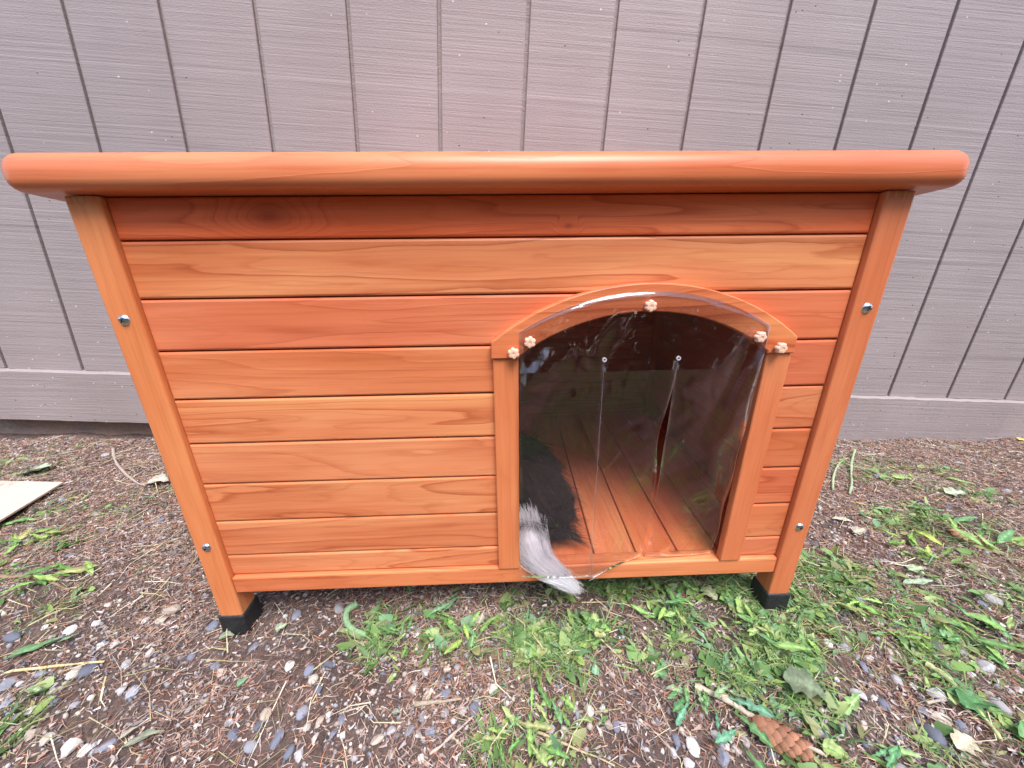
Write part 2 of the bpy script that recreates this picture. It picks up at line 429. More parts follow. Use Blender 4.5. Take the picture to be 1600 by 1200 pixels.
# skirting board, its edge a little ragged with paint
bm = bmesh.new()
xs = np.linspace(-4.45, 4.03, 340); rng = np.random.default_rng(3)
prev = None; loops = []
for x in xs:
    dz = rng.normal(0, 0.0007); dy = rng.normal(0, 0.0006)
    zb = -0.140 + 0.002 * math.sin(x * 3) + rng.normal(0, 0.0004)
    loops.append([bm.verts.new((x, -0.0155 + dy, zb)), bm.verts.new((x, -0.0155 + dy * .5, 0.000 + dz)), bm.verts.new((x, -0.0125, 0.0030 + dz)),
                  bm.verts.new((x, 0.02, 0.0042)), bm.verts.new((x, 0.02, zb))])
for a, c in zip(loops[:-1], loops[1:]):
    for k in range(5): bm.faces.new((a[k], a[(k + 1) % 5], c[(k + 1) % 5], c[k]))
bm.faces.new(loops[0][::-1]); bm.faces.new(loops[-1])
from_bm('skirting_board', bm, M_SIDING, wall)
box_obj('foundation', (-4.40, 3.98, 0.022, 0.12, -0.60, -0.12), M_CONCRETE, wall, bv=0.004)

# ------------------------------------------------------------------ dog house
house = thing('dog_house', 'orange stained wooden dog house with flat roof and arched doorway covered by a clear flap', 'dog house')
W2, PW = 0.400, 0.0300
DEPTH = 0.53
CX = 0.1485                                   # middle of the doorway
def roof_under(y): return 0.5522 - 0.105 * y

def screw(parent, x, z, y=0.0):
    bm = bmesh.new()
    prof = [(0.0001, -0.0028), (0.0022, -0.0027), (0.0044, -0.0018), (0.0056, 0.0)]
    n = 20; ringv = []
    for (r_, yy) in prof: ringv.append([bm.verts.new((r_ * math.cos(a), yy, r_ * math.sin(a))) for a in np.linspace(0, 2 * math.pi, n, endpoint=False)])
    for a, c in zip(ringv[:-1], ringv[1:]):
        for k in range(n): bm.faces.new((a[k], a[(k + 1) % n], c[(k + 1) % n], c[k]))
    bm.faces.new(ringv[0])
    o = from_bm('screw', bm, M_ZINC, parent, smooth_shade=True); o.location = (x, y, z)
    o['label'] = 'round zinc screw head with a cross recess'
    # cross recess as a raised star on the head, its shade given as black colour
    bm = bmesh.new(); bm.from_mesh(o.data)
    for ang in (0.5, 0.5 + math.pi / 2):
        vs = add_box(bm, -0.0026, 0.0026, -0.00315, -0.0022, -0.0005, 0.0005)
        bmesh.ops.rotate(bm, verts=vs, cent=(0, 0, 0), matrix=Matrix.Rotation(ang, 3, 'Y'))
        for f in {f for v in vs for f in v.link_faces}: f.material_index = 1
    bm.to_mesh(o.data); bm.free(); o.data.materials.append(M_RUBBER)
    return o

def corner_post(x0, y0, tint):
    x1, y1 = x0 + PW, y0 + PW
    bm = bmesh.new(); vs = add_box(bm, x0, x1, y0, y1, 0.006, 0.6)
    for v in vs:
        if v.co.z > 0.3: v.co.z = roof_under(v.co.y) - 0.0006
    bevel(bm, 0.0022, 2)
    p = from_bm('corner_post', bm, M_WOOD_Z, house, tint)
    bm = bmesh.new(); t = 0.0025
    add_prism(bm, [(x0 - t, y0 - t), (x1 + t, y0 - t), (x1 + t, y1 + t), (x0 - t, y1 + t)], 'z', -0.006, 0.033)
    bevel(bm, 0.003, 2); from_bm('rubber_foot', bm, M_RUBBER, p)
    return p
pL = corner_post(-W2, 0.0, (1.12, 1.25, 1.05)); pR = corner_post(W2 - PW, 0.0, (1.0, 1.0, 0.95))
for p, x in ((pL, -0.3850), (pR, 0.3855)):
    screw(p, x, 0.4385); screw(p, x, 0.150)
corner_post(-W2, DEPTH - PW, (1, 1, 1)); corner_post(W2 - PW, DEPTH - PW, (1, 1, 1))

# front planks
ZJ = [0.5511, 0.5128, 0.4576, 0.4034, 0.3482, 0.2932, 0.2386, 0.1836, 0.1295, 0.0972]
XL, XR = -W2 + PW + 0.0004, W2 - PW - 0.0004
RO, ZO = 0.2637, 0.468                         # outer arc of the arch plate
RI, ZI = 0.2270, 0.4390                        # inner arc
def arc_z(x, R, Z): return Z - (R - math.sqrt(max(R * R - (x - CX) ** 2, 0)))
def mid_arc_z(x): return 0.5 * (arc_z(x, RO, ZO) + arc_z(x, RI, ZI))
PLT = [(1.25, 0.90, 0.74), (1.12, 1.25, 1.2), (1.05, 0.95, 1.0), (1.12, 1.22, 1.2), (1.12, 1.25, 1.2), (1.12, 1.28, 1.3), (1.1, 1.25, 1.2), (1.1, 1.25, 1.25), (1.1, 1.2, 1.15)]
DOX0, DOX1 = -0.006, 0.303                     # rough opening in the planks, hidden behind the door posts
Y_FRONT, Y_STEP, Y_BACK = 0.0062, 0.0135, 0.0225
def plank_poly(bm, poly, g, y0, y1): add_prism(bm, poly, 'y', y0, y1)
def plank(x0, x1, z0, z1, mat, tint, arc=None):
    """shiplap board: the front half stops short of its neighbour, the back half closes the joint"""
    bm = bmesh.new()
    def outline(za, zb):
        if arc is None: return [(x0, za), (x1, za), (x1, zb), (x0, zb)]
        pts = []
        for t in np.linspace(0, 1, 12):
            z = za + (zb - za) * t
            dz = ZO - 0.0145 - z
            off = math.sqrt(max(0.245 ** 2 - (0.245 - dz) ** 2, 0)) if dz > 0 else 0
            pts.append((CX - off if arc == 'l' else CX + off, z))
        return ([(x0, za)] + pts + [(x0, zb)]) if arc == 'l' else (pts[::-1] + [(x1, za), (x1, zb)][0:2])
    o = outline(z0 + 0.0008, z1 - 0.0008)
    add_prism(bm, o, 'y', Y_FRONT, Y_STEP)
    bevel(bm, 0.0022, 2, lambda e: abs(e.verts[0].co.y - Y_FRONT) < 1e-5 and abs(e.verts[1].co.y - Y_FRONT) < 1e-5)
    o = outline(z0, z1)
    add_prism(bm, o, 'y', Y_STEP + 0.0001, Y_BACK)
    return from_bm('plank', bm, mat, house, tint)
for i in range(9):
    z1, z0 = ZJ[i], ZJ[i + 1]
    mt = M_WOOD_KNOT if i == 0 else (M_WOOD_PLAIN if i in (2, 3, 5) else M_WOOD_X)
    if i < 2: plank(XL, XR, z0, z1, mt, PLT[i])
    elif i == 2:
        plank(XL, None, z0, z1, mt, PLT[i], 'l'); plank(None, XR, z0, z1, mt, (1.1, 1.05, 1.1), 'r')
    else:
        plank(XL, DOX0, z0, z1, mt, PLT[i]); plank(DOX1, XR, z0, z1, mt, tuple(c * random.uniform(0.92, 1.05) for c in (1.06, 1.0, 1.02)))
# side and back boards, floor, inner rails
for sx in (-1, 1):
    xa, xb = (-W2 + 0.004, -W2 + 0.015) if sx < 0 else (W2 - 0.015, W2 - 0.004)
    for i in range(9):
        z1 = ZJ[i] if i else 0.60; z0 = ZJ[i + 1] if i < 8 else 0.072
        a, c = PW + 0.0005, DEPTH - PW - 0.0005
        ztop = lambda y: min(z1 - 0.0004, roof_under(y) - 0.0006)
        if ztop(c) < z0 + 0.004:
            cc = (0.5495 - z0 - 0.004) / 0.105
            if cc < a + 0.05: continue
            c = min(c, cc)
        ys = np.linspace(a, c, 6)
        bm = bmesh.new(); add_prism(bm, [(a, z0), (c, z0)] + [(y, ztop(y)) for y in ys[::-1]], 'x', xa, xb)
        from_bm('plank', bm, M_WOOD_Y, house, (1, 1, 1))
for i in range(9):
    z1 = min(ZJ[i] - 0.0004, roof_under(DEPTH) - 0.001); z0 = ZJ[i + 1] if i < 8 else 0.072
    if z1 - z0 < 0.01: continue
    box_obj('plank', (XL, XR, DEPTH - 0.020, DEPTH - 0.008, z0, z1), M_WOOD_X, house, (1, 1, 1), 0.0012, 1)
for k in range(-7, 6):
    xa, xb = 0.120 + 0.0605 * k + 0.0013, 0.120 + 0.0605 * (k + 1) - 0.0013
    bm = bmesh.new(); vs = add_box(bm, xa, xb, 0.0235, DEPTH - 0.0204, 0.078, 0.0905)
    for v in vs:
        v.co.x += 0.032 * (v.co.y - 0.02)
        v.co.x = min(max(v.co.x, -W2 + 0.0155), W2 - 0.0155)
    if xa > W2 - 0.03 or xb < -W2 + 0.03: bm.free(); continue
    bevel(bm, 0.0008, 1)
    from_bm('floor_board', bm, M_WOOD_Y, house, (1.32 + random.uniform(-.05, .05), 1.28, 1.15))
box_obj('floor_joist', (XL, XR, 0.12, 0.15, 0.050, 0.0775), M_WOOD_X, house, (0.9, 0.85, 0.85))
box_obj('floor_joist', (XL, XR, 0.40, 0.43, 0.050, 0.0775), M_WOOD_X, house, (0.9, 0.85, 0.85))
box_obj('bottom_rail', (XL + 0.0005, XR - 0.0005, 0.0010, 0.0225, 0.0712, 0.0970), M_WOOD_X, house, (1.12, 1.15, 1.05), 0.0022)
box_obj('top_rail', (XL, XR, 0.0255, 0.045, 0.500, 0.5300), M_WOOD_X, house, (0.9, 0.85, 0.85))
# doorway
box_obj('door_post', (-0.0160, 0.0122, -0.0012, 0.0100, 0.0973, 0.3908), M_WOOD_Z, house, (1.08, 1.12, 1.0), 0.0016)
box_obj('door_post', (0.2865, 0.3145, -0.0012, 0.0100, 0.0973, 0.3908), M_WOOD_Z, house, (1.05, 1.05, 1.0), 0.0016)
bm = bmesh.new()
out = [(x, arc_z(x, RO, ZO)) for x in np.linspace(-0.0175, 0.3145, 34)]
inn = [(x, arc_z(x, RI, ZI)) for x in np.linspace(0.2845, 0.0125, 30)]
z_in = inn[0][1]
pts_o = [(-0.0175, 0.3912)] + out + [(0.3145, 0.3912)]
n_o, n_i = len(pts_o), len(inn)
inn2 = inn[::-1]                               # left to right
inn_full = [(0.0125, 0.3912)] + inn2 + [(0.2845, 0.3912)]
# strip between the outer and inner outlines, so that no concave n-gon is needed
def resample(p, n):
    p = np.array(p); d = np.concatenate([[0], np.cumsum(np.hypot(*np.diff(p, axis=0).T))]); t = np.linspace(0, d[-1], n)
    return np.stack([np.interp(t, d, p[:, 0]), np.interp(t, d, p[:, 1])], 1)
NO = 44
Lo = np.array(out); Li = np.array(inn2)
Lo = resample(out, NO); Li = resample(inn2, NO)
yf, yb = -0.0042, 0.0100
vo = [[bm.verts.new((x, y, z)) for x, z in Lo] for y in (yf, yb)]
vi = [[bm.verts.new((x, y, z)) for x, z in Li] for y in (yf, yb)]
for k in range(NO - 1):
    bm.faces.new((vo[0][k], vo[0][k + 1], vi[0][k + 1], vi[0][k])); bm.faces.new((vo[1][k], vi[1][k], vi[1][k + 1], vo[1][k + 1]))
    bm.faces.new((vo[0][k], vo[1][k], vo[1][k + 1], vo[0][k + 1])); bm.faces.new((vi[0][k], vi[0][k + 1], vi[1][k + 1], vi[1][k]))
for k, xo, xi in ((0, -0.0175, 0.0125), (NO - 1, 0.3145, 0.2845)):
    q = [[bm.verts.new((xo, y, 0.3912)), bm.verts.new((xi, y, 0.3912))] for y in (yf, yb)]
    bm.faces.new((vo[0][k], vi[0][k], q[0][1], q[0][0])); bm.faces.new((vo[1][k], q[1][0], q[1][1], vi[1][k]))
    bm.faces.new((vo[0][k], q[0][0], q[1][0], vo[1][k])); bm.faces.new((vi[0][k], vi[1][k], q[1][1], q[0][1])); bm.faces.new((q[0][0], q[0][1], q[1][1], q[1][0]))
bevel(bm, 0.0012, 1)
from_bm('door_arch', bm, M_WOOD_X, house, (1.1, 1.12, 1.05))

def knob(x, z):
    bm = bmesh.new(); n = 48; rings = []
    for (k, yy) in ((0.80, 0.0), (1.0, -0.0012), (1.0, -0.0046), (0.80, -0.0062), (0.34, -0.0064), (0.30, -0.0058)):
        rings.append([bm.verts.new(((0.0052 + 0.0016 * abs(math.cos(3 * a)) ** 0.7 - 0.0006) * k * math.cos(a), yy, (0.0052 + 0.0016 * abs(math.cos(3 * a)) ** 0.7 - 0.0006) * k * math.sin(a)))
                      for a in np.linspace(0, 2 * math.pi, n, endpoint=False)])
    for a, c in zip(rings[:-1], rings[1:]):
        for k in range(n): bm.faces.new((a[k], a[(k + 1) % n], c[(k + 1) % n], c[k]))
    bm.faces.new(rings[-1]); bm.faces.new(rings[0])
    o = from_bm('fixing_knob', bm, M_KNOB, house, smooth_shade=False)
    o.location = (x, -0.0055, z); o.rotation_euler = (0, random.uniform(0, 1), 0)
    o['label'] = 'small peach flower shaped plastic knob'
for x, z in ((0.0235, 0.4100), (0.0062, 0.3985), (0.1470, 0.4455), (0.2690, 0.4110), (0.2945, 0.3985)): knob(x, z)

# roof: a thick board with a bullnose edge and rounded corners, falling to the back
RXW, RYF, RYB, RT, RR = 0.4335, -0.0185, 0.560, 0.0315, 0.018
bm = bmesh.new(); pl = []
for (cx, cy, a0) in ((RXW - RR, RYF + RR, -90), (RXW - RR, RYB - RR, 0), (-RXW + RR, RYB - RR, 90), (-RXW + RR, RYF + RR, 180)):
    for a in np.linspace(a0, a0 + 90, 9): pl.append((cx + RR * math.cos(math.radians(a)), cy + RR * math.sin(math.radians(a))))
add_prism(bm, pl, 'z', 0, RT)
bmesh.ops.recalc_face_normals(bm, faces=bm.faces)
top = [e for e in bm.edges if abs(e.verts[0].co.z - e.verts[1].co.z) < 1e-6 and abs(e.verts[0].co.z - RT) < 1e-6]
bot = [e for e in bm.edges if abs(e.verts[0].co.z) < 1e-6 and abs(e.verts[1].co.z) < 1e-6]
bmesh.ops.bevel(bm, geom=top, offset=0.0175, segments=7, profile=0.5, affect='EDGES')
bot = [e for e in bm.edges if abs(e.verts[0].co.z) < 1e-6 and abs(e.verts[1].co.z) < 1e-6]
bmesh.ops.bevel(bm, geom=bot, offset=0.0080, segments=4, profile=0.5, affect='EDGES')
for v in bm.verts: v.co.z += roof_under(v.co.y)
roof = from_bm('roof', bm, M_WOOD_ROOF, house, (1.08, 1.05, 1.0), True)

# clear door flap: one sheet cut into three strips below two punched holes
def flap():
    bm = bmesh.new()
    xs0 = [0.0128, 0.1045, 0.1855, 0.2800]; zh = 0.389
    def top_z(x): return arc_z(x, 0.2500, 0.4600)
    cols = []
    nU, nT, nB = 12, 8, 34
    def yoff(s, x, z):
        t = max(0.0, (zh - z) / 0.29)
        f = (x - xs0[s]) / (xs0[s + 1] - xs0[s])
        wave = 0.0022 * math.sin(7.5 * z / 0.1 + s * 1.7) * t + 0.0025 * math.sin(f * math.pi) * t * (1 if s != 1 else -1)
        if s == 0: y = -0.0048 - 0.010 * t ** 1.3
        elif s == 1: y = -0.0048 + t ** 1.2 * (-0.012 * (1 - f) + 0.012 * f)
        else: y = -0.0048 + 0.0125 * t ** 1.4 + 0.0004
        return y - wave
    def xoff(s, f, z):
        t = max(0.0, (zh - z) / 0.29)
        if s == 1: return -0.008 * f * math.exp(-((t - 0.34) / 0.17) ** 2) * min(1, t * 6) + (-0.006 * f - 0.002 * (1 - f)) * t * t
        if s == 2: return 0.001 * (1 - f) * t - 0.002 * f * t
        return 0.002 * f * t
    top_shared = {}
    for s in range(3):
        xs = np.linspace(xs0[s], xs0[s + 1], nU)
        grid = []
        for j in range(nT + nB):
            row = []
            for i, x in enumerate(xs):
                f = i / (nU - 1)
                if j < nT:
                    z = top_z(x) + (zh - top_z(x)) * j / nT
                    key = (s * (nU - 1) + i, j)
                    if key not in top_shared: top_shared[key] = bm.verts.new((x, -0.0050, z))
                    row.append(top_shared[key]); continue
                zb = {0: 0.1005 - 0.004 * f, 1: 0.0910 + 0.0130 * f, 2: 0.1000 + 0.0020 * f}[s]
                t = (j - nT) / (nB - 1); z = zh + (zb - zh) * t
                key = (s * (nU - 1) + i, j)
                if j == nT:
                    if key not in top_shared: top_shared[key] = bm.verts.new((x, -0.0050, z))
                    row.append(top_shared[key]); continue
                row.append(bm.verts.new((x + xoff(s, f, z), yoff(s, x, z), z)))
            grid.append(row)
        for j in range(nT + nB - 1):
            for i in range(nU - 1): bm.faces.new((grid[j][i], grid[j][i + 1], grid[j + 1][i + 1], grid[j + 1][i]))
    bmesh.ops.recalc_face_normals(bm, faces=bm.faces)
    if sum(f.normal.y for f in bm.faces) > 0: bmesh.ops.reverse_faces(bm, faces=bm.faces)
    me = bpy.data.meshes.new('door_flap'); bm.to_mesh(me); bm.free()
    for p in me.polygons: p.use_smooth = True
    me.materials.append(M_FLAP); me.materials.append(M_RIM)
    o = link('door_flap', me, house)
    md = o.modifiers.new('thick', 'SOLIDIFY'); md.thickness = 0.0007; md.offset = 0; md.material_offset_rim = 1; md.use_quality_normals = True
    o['label'] = 'clear vinyl flap cut into three hanging strips'
    for x in (0.1045, 0.1855):
        bm = bmesh.new(); n = 18; rr = []
        for (r_, yy) in ((0.0013, -0.0062), (0.0024, -0.0062), (0.0024, -0.0040), (0.0013, -0.0040)):
            rr.append([bm.verts.new((x + r_ * math.cos(a), yy, 0.3885 + r_ * math.sin(a))) for a in np.linspace(0, 2 * math.pi, n, endpoint=False)])
        for q in range(4):
            for k in range(n): bm.faces.new((rr[q][k], rr[q][(k + 1) % n], rr[(q + 1) % 4][(k + 1) % n], rr[(q + 1) % 4][k]))
        from_bm('eyelet', bm, M_RIM, o)
flap()

# ------------------------------------------------------------------ dog lying inside, only its rump and tail in the doorway
dog = thing('dog', 'black fluffy dog lying inside the dog house with its white tail hanging over the sill', 'dog', (-0.08, 0.13, 0.092))
def dog_body():
    J = {'pelvis': (0.115, 0.005, 0.080, 0.062), 'rump': (0.130, -0.042, 0.055, 0.050), 'loin': (0.03, 0.03, 0.085, 0.062), 'chest': (-0.08, 0.05, 0.085, 0.066), 'shoulder': (-0.14, 0.06, 0.095, 0.055),
         'neck': (-0.185, 0.075, 0.130, 0.036), 'head': (-0.215, 0.09, 0.155, 0.037), 'muzzle': (-0.245, 0.115, 0.143, 0.020), 'nose': (-0.262, 0.128, 0.138, 0.013),
         'earl': (-0.222, 0.065, 0.185, 0.010), 'earlt': (-0.235, 0.050, 0.160, 0.007), 'earr': (-0.195, 0.115, 0.185, 0.010), 'earrt': (-0.190, 0.135, 0.160, 0.007),
         'tail0': (0.105, -0.090, 0.040, 0.018), 'tail1': (0.106, -0.106, 0.028, 0.016), 'tail2': (0.114, -0.122, 0.019, 0.012), 'tail3': (0.126, -0.136, 0.009, 0.007), 'tail4': (0.140, -0.1465, -0.004, 0.004),
         'thl': (0.125, 0.060, 0.055, 0.036), 'knl': (0.055, 0.085, 0.030, 0.024), 'hkl': (0.115, 0.100, 0.016, 0.014), 'pwl': (0.060, 0.118, 0.012, 0.013),
         'thr': (0.128, -0.056, 0.034, 0.040), 'knr': (0.040, -0.050, 0.032, 0.026), 'hkr': (0.085, -0.052, 0.018, 0.014), 'pwr': (0.035, -0.078, 0.012, 0.013),
         'sl': (-0.13, 0.105, 0.055, 0.028), 'el': (-0.10, 0.120, 0.022, 0.018), 'pl': (-0.20, 0.135, 0.012, 0.013),
         'sr': (-0.13, 0.005, 0.055, 0.028), 'er': (-0.10, -0.010, 0.022, 0.018), 'pr': (-0.20, -0.005, 0.012, 0.013)}
    E = 'pelvis rump|pelvis loin|loin chest|chest shoulder|shoulder neck|neck head|head muzzle|muzzle nose|head earl|earl earlt|head earr|earr earrt|rump tail0|tail0 tail1|tail1 tail2|tail2 tail3|tail3 tail4|pelvis thl|thl knl|knl hkl|hkl pwl|pelvis thr|thr knr|knr hkr|hkr pwr|shoulder sl|sl el|el pl|shoulder sr|sr er|er pr'
    names = list(J); me = bpy.data.meshes.new('body')
    me.from_pydata([J[n][:3] for n in names], [tuple(names.index(a) for a in e.split()) for e in E.split('|')], [])
    o = link('body', me, dog)
    md = o.modifiers.new('skin', 'SKIN'); md.use_smooth_shade = True
    for n, sv in zip(names, me.skin_vertices[0].data):
        sv.radius = (J[n][3], J[n][3]); sv.use_root = (n == 'pelvis')
    o.modifiers.new('sub', 'SUBSURF').render_levels = 2; o.modifiers['sub'].levels = 2
    dg = bpy.context.evaluated_depsgraph_get(); ev = bpy.data.meshes.new_from_object(o.evaluated_get(dg))
    o.modifiers.clear(); o.data = ev; ev.name = 'body'
    return o
body = dog_body()
def dog_coat(p, rnd):
    """white on the tail, the paws, the throat and a patch on the back; black elsewhere"""
    x, y, z = p
    tail = y < -0.103
    white = tail or (z < 0.02 and x < 0.09 and abs(y) > 0.06) or (x < -0.23) or (0.045 < x < 0.098 and z > 0.118)
    if white: return np.array((0.62, 0.61, 0.62)) * (0.85 + 0.3 * rnd)
    return np.array((0.012, 0.0115, 0.014)) * (0.5 + 2.4 * rnd ** 3) * (1 + 1.6 * max(0, mnoise.noise(Vector((x * 45, y * 45, z * 30)))))  # paler clumps: highlights of the black hair put into its colour
me = body.data
vc = np.array([v.co for v in me.vertices])
a = me.color_attributes.new('tint', 'FLOAT_COLOR', 'POINT')
a.data.foreach_set('color', np.concatenate([np.stack([dog_coat(p, 0.4) for p in vc]), np.ones((len(vc), 1))], 1).astype(np.float32).ravel())
me.materials.clear(); me.materials.append(M_FUR)
def ribbons(paths, widths, cols):
    """paths (n,k,3) -> flat tapered ribbons; each strand gets its own random twist"""
    n, k, _ = paths.shape
    tang = np.gradient(paths, axis=1); tang /= np.linalg.norm(tang, axis=2, keepdims=True) + 1e-9
    rd = RNG.normal(size=(n, 1, 3)); side = np.cross(tang, rd); side /= np.linalg.norm(side, axis=2, keepdims=True) + 1e-9
    tp = np.linspace(1, 0.25, k)[None, :, None]
    L = paths - side * widths[:, None, None] * tp * .5; R = paths + side * widths[:, None, None] * tp * .5
    V = np.stack([L, R], 2).reshape(n, k * 2, 3)
    b = np.arange(n)[:, None] * (k * 2); f = []
    for j in range(k - 1): f.append(np.concatenate([b + 2 * j, b + 2 * j + 1, b + 2 * j + 3, b + 2 * j + 2], 1))
    return V.reshape(-1, 3), np.concatenate(f), np.repeat(cols, k * 2, axis=0)
def dog_fur():
    tris = []; me.calc_loop_triangles()
    T = np.array([t.vertices[:] for t in me.loop_triangles]); A, Bv, Cv = vc[T[:, 0]], vc[T[:, 1]], vc[T[:, 2]]
    nr = np.cross(Bv - A, Cv - A); ar = np.linalg.norm(nr, axis=1); nr /= ar[:, None] + 1e-12
    cen = (A + Bv + Cv) / 3
    wgt = ar * (1 + 6 * ((cen[:, 0] > 0.06) & (cen[:, 1] < 0.05)))
    n = 46000; idx = RNG.choice(len(T), n, p=wgt / wgt.sum())
    u = RNG.random((n, 2)); fl = u.sum(1) > 1; u[fl] = 1 - u[fl]
    P = A[idx] + (Bv - A)[idx] * u[:, :1] + (Cv - A)[idx] * u[:, 1:]; Nn = nr[idx]
    keep = P[:, 1] > -0.104; P = P[keep]; Nn = Nn[keep]; n = len(P)
    flow = np.array((0.5, -0.45, -0.75)) + 0.30 * RNG.normal(size=(n, 3)) + 1.3 * np.stack([vnoise(P[:, 0], P[:, 2], .03, 5), vnoise(P[:, 1], P[:, 2], .03, 6), vnoise(P[:, 0], P[:, 1], .03, 7)], 1)
    flow -= Nn * np.sum(flow * Nn, 1, keepdims=True)
    L = RNG.uniform(0.014, 0.036, n) * np.where(P[:, 2] < 0.035, 1.3, 1.0)
    t = np.linspace(0, 1, 4)
    paths = P[:, None] + Nn[:, None] * (0.55 * L[:, None, None] * (t - 0.35 * t * t)[None, :, None]) + flow[:, None] * (0.75 * L[:, None, None] * (t ** 1.5)[None, :, None])
    paths[:, :, 2] = np.maximum(paths[:, :, 2], 0.0015)
    ok = paths[:, :, 1].min(1) > -0.116; paths = paths[ok]; P = P[ok]; n = len(P)
    cols = np.stack([dog_coat(p, r) for p, r in zip(P, RNG.random(n))])
    V, Fc, Cc = ribbons(paths, RNG.uniform(0.0004, 0.0008, n), cols)
    o = link('fur', mesh_np('fur', V, Fc, M_FUR, True, Cc), dog); o['kind'] = 'stuff'
    # long white feathering of the tail
    path = np.array([(0.092, -0.092, 0.062), (0.099, -0.100, 0.042), (0.108, -0.109, 0.024), (0.118, -0.127, 0.015), (0.131, -0.139, 0.008), (0.143, -0.1455, -0.002), (0.155, -0.148, -0.012), (0.166, -0.1495, -0.024)])
    n = 17000; k = 9; s0 = RNG.uniform(0, 0.60, n); ln = RNG.uniform(0.20, 0.50, n)
    s = np.clip(s0[:, None] + ln[:, None] * np.linspace(0, 1, k)[None] * np.minimum(1, (RNG.uniform(0.66, 1.0, n) - s0) / ln)[:, None], 0, 1.0) * 7
    pp = np.stack([np.interp(s, np.arange(8), path[:, c]) for c in range(3)], 2)
    ncl = 70; cl = RNG.integers(0, ncl, n); clo = RNG.normal(size=(ncl, 3)); clw = RNG.uniform(0, 6.28, (ncl, 3))
    off = clo[cl] * np.array((0.0125, 0.003, 0.009)); fine = RNG.normal(size=(n, 3)) * np.array((0.0045, 0.0018, 0.0035))
    amp = (1.0 - 0.90 * np.minimum(s / 6.4, 1) ** 0.9)[:, :, None]; ft = (1.0 - 0.6 * np.linspace(0, 1, k))[None, :, None]
    wav = np.sin(s[:, :, None] * 1.7 + clw[cl][:, None, :]) * np.array((0.0022, 0.0008, 0.0020))
    pp = pp + off[:, None] * amp + fine[:, None] * ft + wav
    pp[:, :, 0] += (np.linspace(0, 1, k) ** 2)[None] * np.abs(RNG.normal(0, 0.006, n))[:, None]
    # hair lies over the sill, never through it
    sill = (pp[:, :, 1] > -0.1265 - 0.0) & (pp[:, :, 1] < -0.104)
    pp[:, :, 2] = np.where(pp[:, :, 1] > -0.1270, np.maximum(pp[:, :, 2], 0.0062), pp[:, :, 2])
    pp[:, :, 1] = np.where(pp[:, :, 2] < 0.0055, np.minimum(pp[:, :, 1], -0.1275), pp[:, :, 1])
    g = np.array((0.92, 0.91, 0.92)) * RNG.uniform(0.85, 1.04, (n, 1))
    dk = RNG.random(n) < 0.02; g[dk] = (0.10, 0.09, 0.09)
    V, Fc, Cc = ribbons(pp, RNG.uniform(0.0003, 0.00065, n), g)
    o = link('tail_fur', mesh_np('tail_fur', V, Fc, M_TAIL, True, Cc), dog); o['kind'] = 'stuff'; o['label'] = 'long white hair of the tail'
dog_fur()

# ------------------------------------------------------------------ cardboard sheet at the left
def atz(u, v, z):
    d = ray(u, v); return CAM_C + (z - CAM_C[2]) / d[2] * d
ztop = 0.018
c0, cb, cc = atz(98, 752, ztop), atz(0, 812, ztop), atz(0, 750, ztop)
c1 = c0 + (cb - c0) * 1.7; c3 = c0 + (cc - c0) * 2.4; c2 = c1 + (c3 - c0)
bm = bmesh.new()
def P3(p, z): return bm.verts.new((p[0], p[1], z))
q = [c0, c1, c2, c3]; tv = [P3(p, ztop - (0.000 if i in (1, 2) else 0.002)) for i, p in enumerate(q)]; bv_ = [P3(p, ztop - 0.0035 - (0.000 if i in (1, 2) else 0.002)) for i, p in enumerate(q)]
bm.faces.new(tv); bm.faces.new(bv_[::-1])
for k in range(4): bm.faces.new((tv[k], bv_[k], bv_[(k + 1) % 4], tv[(k + 1) % 4]))
card = from_bm('cardboard_sheet', bm, M_CARD)
tag(card, 'pale flat piece of cardboard lying on the soil left of the dog house', 'cardboard')

# ------------------------------------------------------------------ pebbles
def pebble_mesh(seed, angular):
    bm = bmesh.new(); bmesh.ops.create_icosphere(bm, subdivisions=2, radius=0.5)
    r_ = random.Random(seed); pl = [(Vector((r_.gauss(0, 1), r_.gauss(0, 1), r_.gauss(0, 1))).normalized(), r_.uniform(0.30, 0.43)) for _ in range(9 if angular else 3)]
    for v in bm.verts:
        for nrm, d in pl:
            e = v.co.dot(nrm) - d * (0.86 if angular else 1)
            if e > 0: v.co -= nrm * e * (0.95 if angular else 0.6)
        v.co += v.co.normalized() * 0.05 * mnoise.noise(v.co * 3 + Vector((seed, 0, 0)))
    me = bpy.data.meshes.new('pebble'); bm.to_mesh(me); bm.free()
    if not angular:
        for p in me.polygons: p.use_smooth = True
    me.materials.append(M_PEBBLE); return me
PM = [pebble_mesh(i, i % 5 != 0) for i in range(15)]
SLATE = [(0.22, 0.23, 0.28), (0.17, 0.18, 0.23), (0.28, 0.29, 0.33), (0.13, 0.14, 0.18)]
GREY = [(0.34, 0.33, 0.34), (0.42, 0.41, 0.42), (0.28, 0.27, 0.28)]
BEIGE = [(0.45, 0.38, 0.32), (0.38, 0.31, 0.26), (0.50, 0.45, 0.38)]
WHITE = [(0.56, 0.53, 0.50), (0.62, 0.59, 0.55), (0.52, 0.47, 0.43)]
KIND = {'s': SLATE, 'g': GREY, 'b': BEIGE, 'w': WHITE}
placed = []
